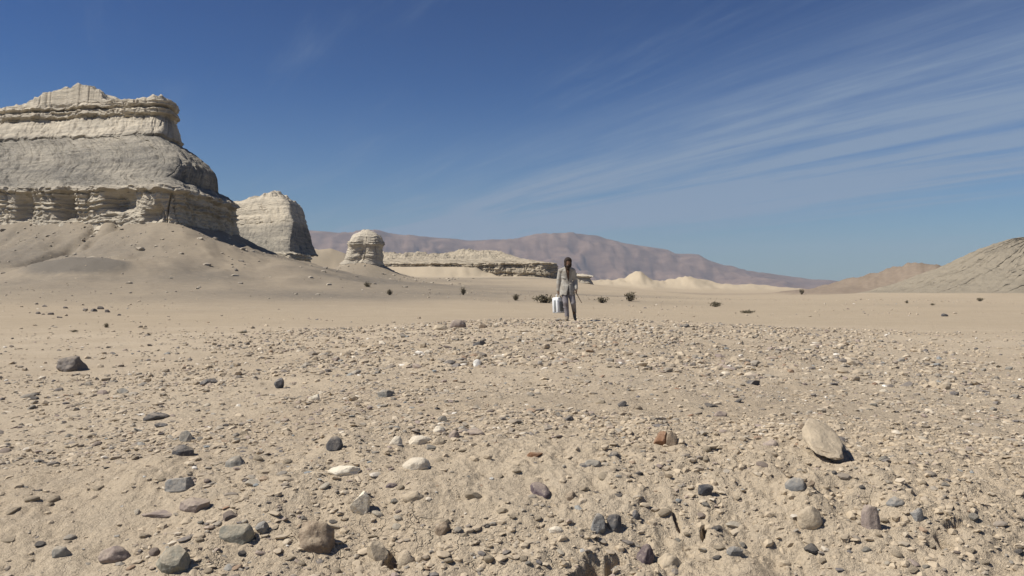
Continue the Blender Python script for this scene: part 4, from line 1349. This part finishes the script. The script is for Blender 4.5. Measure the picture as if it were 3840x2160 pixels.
def build_person():
    x, y = 1.552, 24.0
    z = ground_z(x, y)
    print('person ground', z, 'wanted', 0.407)
    root = bpy.data.objects.new('person', None)
    COL.objects.link(root)
    root.location = (x, y, z)
    tag(root, 'person in a worn grey jacket and trousers walking head bowed, carrying a white can', 'person')
    skin = mat_plain('skin', (0.13, 0.075, 0.048), (0.19, 0.11, 0.07), 0.6, 30, 0.3)
    hairm = mat_plain('dark_hair', (0.018, 0.012, 0.009), (0.04, 0.026, 0.018), 0.75, 60, 0.3, 0.6)
    cloth = mat_plain('worn_grey_cloth', (0.31, 0.295, 0.26), (0.43, 0.405, 0.355), 0.95, 7, 0.1, 0.7, (0.24, 0.21, 0.17))
    trous = mat_plain('worn_grey_trousers', (0.185, 0.172, 0.18), (0.28, 0.26, 0.265), 0.95, 7, 0.1, 0.7, (0.14, 0.12, 0.11))
    bootm = mat_plain('dusty_boots', (0.13, 0.105, 0.08), (0.24, 0.20, 0.15), 0.9, 20)
    # joints; the walker faces -y, picture left is -x
    HD = (-0.045, -0.135, 1.572)
    LS, LE, LW = (-0.235, 0.01, 1.335), (-0.285, 0.02, 1.08), (-0.30, -0.02, 0.82)
    RS, RE, RW = (0.095, 0.02, 1.345), (0.165, 0.07, 1.10), (0.175, -0.05, 0.865)
    LH, LK, LA = (-0.15, 0.0, 0.86), (-0.105, -0.16, 0.47), (-0.070, -0.16, 0.085)
    RH, RK, RA = (0.02, 0.0, 0.87), (0.095, -0.12, 0.48), (0.150, 0.22, 0.17)
    body = [
        ('e', HD, (0.080, 0.098, 0.116), (0.75, 0, 0.08)),
        ('e', (HD[0], HD[1] - 0.045, HD[2] - 0.075), (0.048, 0.05, 0.055), (0.45, 0, 0)),              # jaw
        ('c', (HD[0], HD[1] - 0.080, HD[2] + 0.012), 0.012, (HD[0], HD[1] - 0.108, HD[2] - 0.040), 0.017),  # nose
        ('e', (HD[0], HD[1] - 0.070, HD[2] + 0.030), (0.052, 0.020, 0.013), (0.4, 0, 0)),              # brow
        ('e', (HD[0], HD[1] - 0.092, HD[2] - 0.078), (0.025, 0.010, 0.010)),                            # lips
        ('e', (HD[0] - 0.076, HD[1] + 0.012, HD[2] - 0.012), (0.010, 0.020, 0.032)),                    # ears
        ('e', (HD[0] + 0.076, HD[1] + 0.012, HD[2] - 0.012), (0.010, 0.020, 0.032)),
        ('c', (-0.06, 0.0, 1.38), 0.060, (HD[0], HD[1] + 0.03, HD[2] - 0.07), 0.055),                   # neck
        ('c', (-0.075, 0.01, 1.27), 0.135, (-0.07, 0.01, 1.05), 0.125, 0.72),
        ('c', (-0.07, 0.01, 1.05), 0.125, (-0.065, 0.0, 0.88), 0.13, 0.78),
        ('c', (-0.06, 0.01, 1.38), 0.060, LS, 0.055), ('c', (-0.06, 0.01, 1.38), 0.060, RS, 0.055),
        ('c', LS, 0.052, LE, 0.042), ('c', LE, 0.040, LW, 0.028), ('c', RS, 0.052, RE, 0.042), ('c', RE, 0.040, RW, 0.028),
        ('c', LH, 0.085, LK, 0.056), ('c', LK, 0.054, LA, 0.038), ('c', RH, 0.085, RK, 0.056), ('c', RK, 0.054, RA, 0.038),
        ('c', LA, 0.036, (-0.08, -0.30, 0.035), 0.032), ('c', RA, 0.036, (0.165, 0.11, 0.04), 0.030),
    ]
    # hands: palm, four fingers bent round what they hold, thumb from the side of the palm
    hx, hy, hz = -0.305, -0.03, 0.765
    body.append(('e', (hx, hy, hz), (0.018, 0.040, 0.046)))
    for j in range(4):
        fy = hy - 0.033 + 0.022 * j
        ln = (0.036, 0.042, 0.040, 0.032)[j]
        p1 = (hx - 0.004, fy, hz - 0.035)
        p2 = (hx + 0.016, fy, hz - 0.035 - ln)
        p3 = (hx + 0.040, fy, hz - 0.030 - ln * 0.8)
        body += [('c', p1, 0.0095, p2, 0.0088), ('c', p2, 0.0088, p3, 0.0078)]
    body += [('c', (hx + 0.010, hy - 0.036, hz + 0.006), 0.011, (hx + 0.028, hy - 0.050, hz - 0.032), 0.0095), ('c', (hx + 0.028, hy - 0.050, hz - 0.032), 0.0095, (hx + 0.036, hy - 0.032, hz - 0.058), 0.0085)]
    gx, gy, gz = 0.187, -0.082, 0.800
    body += [('e', (gx, gy, gz), (0.018, 0.040, 0.044)), ('c', RW, 0.028, (gx, gy + 0.01, gz + 0.02), 0.026), ('c', LW, 0.028, (hx, hy, hz + 0.02), 0.026)]
    for j in range(4):
        fy = gy - 0.033 + 0.022 * j
        ln = (0.034, 0.040, 0.038, 0.030)[j]
        p1 = (gx + 0.004, fy, gz - 0.034)
        p2 = (gx - 0.014, fy - 0.008, gz - 0.034 - ln * 0.8)
        p3 = (gx - 0.034, fy - 0.010, gz - 0.026 - ln * 0.5)
        body += [('c', p1, 0.0095, p2, 0.0088), ('c', p2, 0.0088, p3, 0.0078)]
    body += [('c', (gx - 0.010, gy - 0.036, gz + 0.006), 0.011, (gx - 0.026, gy - 0.052, gz - 0.026), 0.0095), ('c', (gx - 0.026, gy - 0.052, gz - 0.026), 0.0095, (gx - 0.020, gy - 0.040, gz - 0.054), 0.0085)]
    fuse('body', body, 0.0062, skin, root, 3, thin=0.3)
    # shaggy hair and beard
    hr = [('e', (HD[0], HD[1] + 0.012, HD[2] + 0.034), (0.106, 0.112, 0.110), (0.3, 0, 0)), ('e', (HD[0] + 0.01, HD[1] - 0.066, HD[2] + 0.058), (0.082, 0.042, 0.050), (0.5, 0, 0)),
          ('e', (HD[0] - 0.060, HD[1] + 0.020, HD[2] - 0.055), (0.042, 0.058, 0.085)), ('e', (HD[0] + 0.060, HD[1] + 0.020, HD[2] - 0.055), (0.042, 0.058, 0.085)),
          ('e', (HD[0], HD[1] + 0.070, HD[2] - 0.070), (0.075, 0.045, 0.085))]
    rg = random.Random(3)
    for _ in range(26):
        a = rg.uniform(0, 6.28)
        e = rg.uniform(-0.4, 1.2)
        c = (HD[0] + 0.082 * math.cos(a) * math.cos(e), HD[1] + 0.022 + 0.090 * math.sin(a) * math.cos(e), HD[2] + 0.028 + 0.098 * math.sin(e))
        if c[1] < HD[1] - 0.05 and c[2] < HD[2] + 0.06:
            continue
        hr.append(('c', c, 0.017, (c[0] + 0.02 * math.cos(a), c[1] + 0.02 * math.sin(a), c[2] - 0.05), 0.008))
    fuse('hair', hr, 0.008, hairm, root, 2)
    bd = [('e', (HD[0], HD[1] - 0.075, HD[2] - 0.115), (0.058, 0.038, 0.050), (0.5, 0, 0)), ('e', (HD[0], HD[1] - 0.075, HD[2] - 0.165), (0.042, 0.030, 0.055), (0.2, 0, 0)),
          ('e', (HD[0] - 0.055, HD[1] - 0.030, HD[2] - 0.070), (0.018, 0.032, 0.05)), ('e', (HD[0] + 0.055, HD[1] - 0.030, HD[2] - 0.070), (0.018, 0.032, 0.05))]
    fuse('beard', bd, 0.008, hairm, root, 2)
    eyem = mat_plain('eye_white', (0.6, 0.58, 0.55), (0.65, 0.62, 0.58), 0.3, 10, 0.5)
    for sx in (-1, 1):
        v, f = ICO[2]
        e = link('eye', mesh_np('eye', v * 0.012 + np.array([HD[0] + sx * 0.032, HD[1] - 0.074, HD[2] + 0.006]), f, True), eyem, root)
    # jacket: torso, hanging skirt and sleeves in one cloth, open in a V at the neck and split below
    jk = [('c', (-0.05, 0.01, 1.405), 0.075, LS, 0.078), ('c', (-0.05, 0.01, 1.405), 0.075, RS, 0.078),
          ('c', (-0.075, 0.012, 1.27), 0.172, (-0.07, 0.012, 1.05), 0.158, 0.74),
          ('c', (-0.07, 0.012, 1.05), 0.160, (-0.065, 0.005, 0.86), 0.200, 0.86),
          ('c', (-0.065, 0.0, 0.86), 0.200, (-0.065, -0.015, 0.68), 0.222, 0.90),
          ('c', LS, 0.076, LE, 0.064), ('c', LE, 0.064, LW, 0.052), ('c', RS, 0.076, RE, 0.066), ('c', RE, 0.066, RW, 0.054),
          ('e', (-0.14, 0.0, 1.14), (0.10, 0.125, 0.03), (0, 0.5, 0)), ('e', (0.0, -0.02, 0.98), (0.09, 0.12, 0.03), (0, -0.6, 0)),
          ('e', (-0.12, -0.02, 0.92), (0.10, 0.14, 0.025), (0, 0.4, 0)), ('e', (0.165, 0.05, 1.16), (0.075, 0.07, 0.02)), ('e', (-0.282, 0.02, 1.12), (0.070, 0.07, 0.02))]

    def cut(c):
        if c.z < 0.74 and abs(c.x + 0.065) < 0.27 and c.z < 0.700 + 0.012 * math.sin(c.x * 60) and not (c.x < -0.262 or c.x > 0.135):
            return True
        if math.hypot(c.x + 0.055, (c.y + 0.02) * 0.9) < 0.070 and c.z > 1.40:
            return True
        if c.y < 0.0 and 1.06 < c.z < 1.50:
            t = (c.z - 1.06) / 0.40
            if abs(c.x + 0.035 + 0.02 * t) < 0.006 + 0.062 * t:
                return True
        if c.y < 0.0 and c.z < 0.96:
            t = (0.96 - c.z) / 0.27
            if abs(c.x + 0.035 + 0.012 * t) < 0.004 + 0.042 * t:
                return True
        return False
    fuse('jacket', jk, 0.010, cloth, root, 3, cut)
    tr = [('c', (-0.065, 0.0, 0.95), 0.140, (-0.065, 0.0, 0.86), 0.150, 0.8),
          ('c', LH, 0.104, LK, 0.074), ('c', LK, 0.074, (LA[0], LA[1], 0.13), 0.058), ('c', RH, 0.104, RK, 0.076), ('c', RK, 0.074, (RA[0], RA[1] - 0.02, 0.22), 0.056),
          ('e', (LK[0], LK[1] + 0.01, 0.36), (0.085, 0.080, 0.018), (0.3, 0.2, 0)), ('e', (LK[0] + 0.01, LK[1] + 0.03, 0.24), (0.078, 0.075, 0.016), (-0.2, -0.2, 0)),
          ('e', (-0.12, -0.05, 0.66), (0.105, 0.10, 0.018), (0.2, 0.3, 0))]
    fuse('trousers', tr, 0.010, trous, root, 3)
    for (A, toe, nm) in ((LA, (-0.085, -0.335, 0.038), 'boot'), (RA, (0.170, 0.100, 0.036), 'boot')):
        hl = (A[0], A[1] + 0.035, 0.045 if A is LA else 0.13)
        fuse(nm, [('c', (A[0], A[1], A[2] + 0.07), 0.050, (A[0], A[1], A[2]), 0.050), ('c', hl, 0.042, toe, 0.040), ('c', A, 0.048, tuple((np.array(A) + np.array(toe)) / 2), 0.044)], 0.008, bootm, root, 3)
    return root, (x, y, z), (hx, hy, hz), (gx, gy, gz)


PERSON, PLOC, LHAND, RHAND = build_person()


def rounded_box(hx, hy, hz, r, seg=3):
    import bmesh
    bm = bmesh.new()
    bmesh.ops.create_cube(bm, size=2)
    bmesh.ops.scale(bm, vec=(hx, hy, hz), verts=bm.verts)
    bmesh.ops.bevel(bm, geom=list(bm.edges), offset=r, segments=seg, affect='EDGES', profile=0.5)
    me = bpy.data.meshes.new('b')
    bm.to_mesh(me)
    bm.free()
    me.polygons.foreach_set('use_smooth', np.ones(len(me.polygons), bool))
    return me


def tube(pts, rad, K=10, closed_ends=True):
    pts = [np.array(p, float) for p in pts]
    V = []
    for i, p in enumerate(pts):
        d = (pts[min(i + 1, len(pts) - 1)] - pts[max(i - 1, 0)])
        d /= np.linalg.norm(d)
        ref = np.array([0, 0, 1.0]) if abs(d[2]) < 0.9 else np.array([1.0, 0, 0])
        u = np.cross(d, ref)
        u /= np.linalg.norm(u)
        w = np.cross(d, u)
        r = rad[i] if isinstance(rad, (list, tuple)) else rad
        V += [p + (u * math.cos(q) + w * math.sin(q)) * r for q in np.linspace(0, 2 * math.pi, K, endpoint=False)]
    n = len(pts)
    q4 = grid_faces(n, K, wrap=True)
    f = [tuple(a) for a in q4] + [tuple(range(K))[::-1], tuple((n - 1) * K + i for i in range(K))]
    me = bpy.data.meshes.new('tube')
    me.from_pydata([tuple(v) for v in V], [], [tuple(int(j) for j in a) for a in f])
    me.polygons.foreach_set('use_smooth', np.ones(len(me.polygons), bool))
    return me


def build_can():
    """white jerrycan hanging from the hand at the picture's left, its narrow side to the sun"""
    white = mat_plain('white_plastic', (0.70, 0.72, 0.72), (0.80, 0.81, 0.80), 0.45, 14, 0.4)
    grey = mat_plain('grey_plastic_and_shade', (0.22, 0.235, 0.235), (0.30, 0.31, 0.30), 0.6, 14, 0.3)
    root = bpy.data.objects.new('jerrycan', None)
    COL.objects.link(root)
    hx, hy, hz = LHAND
    root.location = (PLOC[0] + hx + 0.012, PLOC[1] + hy, PLOC[2] + hz - 0.055 - 0.515)
    root.rotation_euler = (0, math.radians(-3), math.radians(-32))
    tag(root, 'white plastic can with a ribbed side hanging from the walker\'s hand', 'can')
    # local: x across the narrow side (0.20), y along the long side (0.34), z up
    b = rounded_box(0.100, 0.165, 0.215, 0.03)
    for v in b.vertices:
        if v.co.z > 0.12:
            v.co.y *= 1 - 0.10 * (v.co.z - 0.12) / 0.095
        v.co.z += 0.22
    bo = link('body', b, white, root)
    for sx in (-0.055, 0.055):
        r = rounded_box(0.026, 0.008, 0.165, 0.006, 2)
        for v in r.vertices:
            v.co.x += sx
            v.co.y -= 0.168
            v.co.z += 0.20
        link('rib', r, white, root)
    g = rounded_box(0.020, 0.004, 0.160, 0.003, 1)
    for v in g.vertices:
        v.co.y -= 0.1665
        v.co.z += 0.20
    link('groove_strip', g, grey, root)
    for sx in (-1, 1):
        p = rounded_box(0.004, 0.105, 0.13, 0.003, 2)
        for v in p.vertices:
            v.co.x += sx * 0.1015
            v.co.z += 0.19
        link('side_panel', p, grey if sx > 0 else white, root)  # panel turned from the sun is grey: its shade is put into the colour
    link('handle', tube([(0, -0.095, 0.43), (0, -0.085, 0.490), (0, -0.06, 0.512), (0, 0.03, 0.515), (0, 0.06, 0.495), (0, 0.07, 0.43)], 0.012), white, root)
    link('cap', tube([(0, 0.115, 0.425), (0, 0.115, 0.455), (0, 0.115, 0.468)], [0.030, 0.030, 0.024], 14), grey, root)
    return root


build_can()


def build_stick():
    wood = mat_plain('dark_wood', (0.07, 0.05, 0.035), (0.13, 0.095, 0.06), 0.85, 30)
    gx, gy, gz = RHAND
    pts = [(gx - 0.045, gy + 0.04, gz + 0.11), (gx - 0.012, gy - 0.012, gz - 0.045), (gx + 0.045, gy - 0.05, gz - 0.15), (gx + 0.085, gy - 0.085, gz - 0.235), (gx + 0.135, gy - 0.12, gz - 0.32)]
    o = link('stick', tube(pts, [0.011, 0.013, 0.012, 0.010, 0.007], 8), wood)
    o.location = PLOC
    tag(o, 'short dark crooked stick held low in the walker\'s other hand', 'stick')


build_stick()
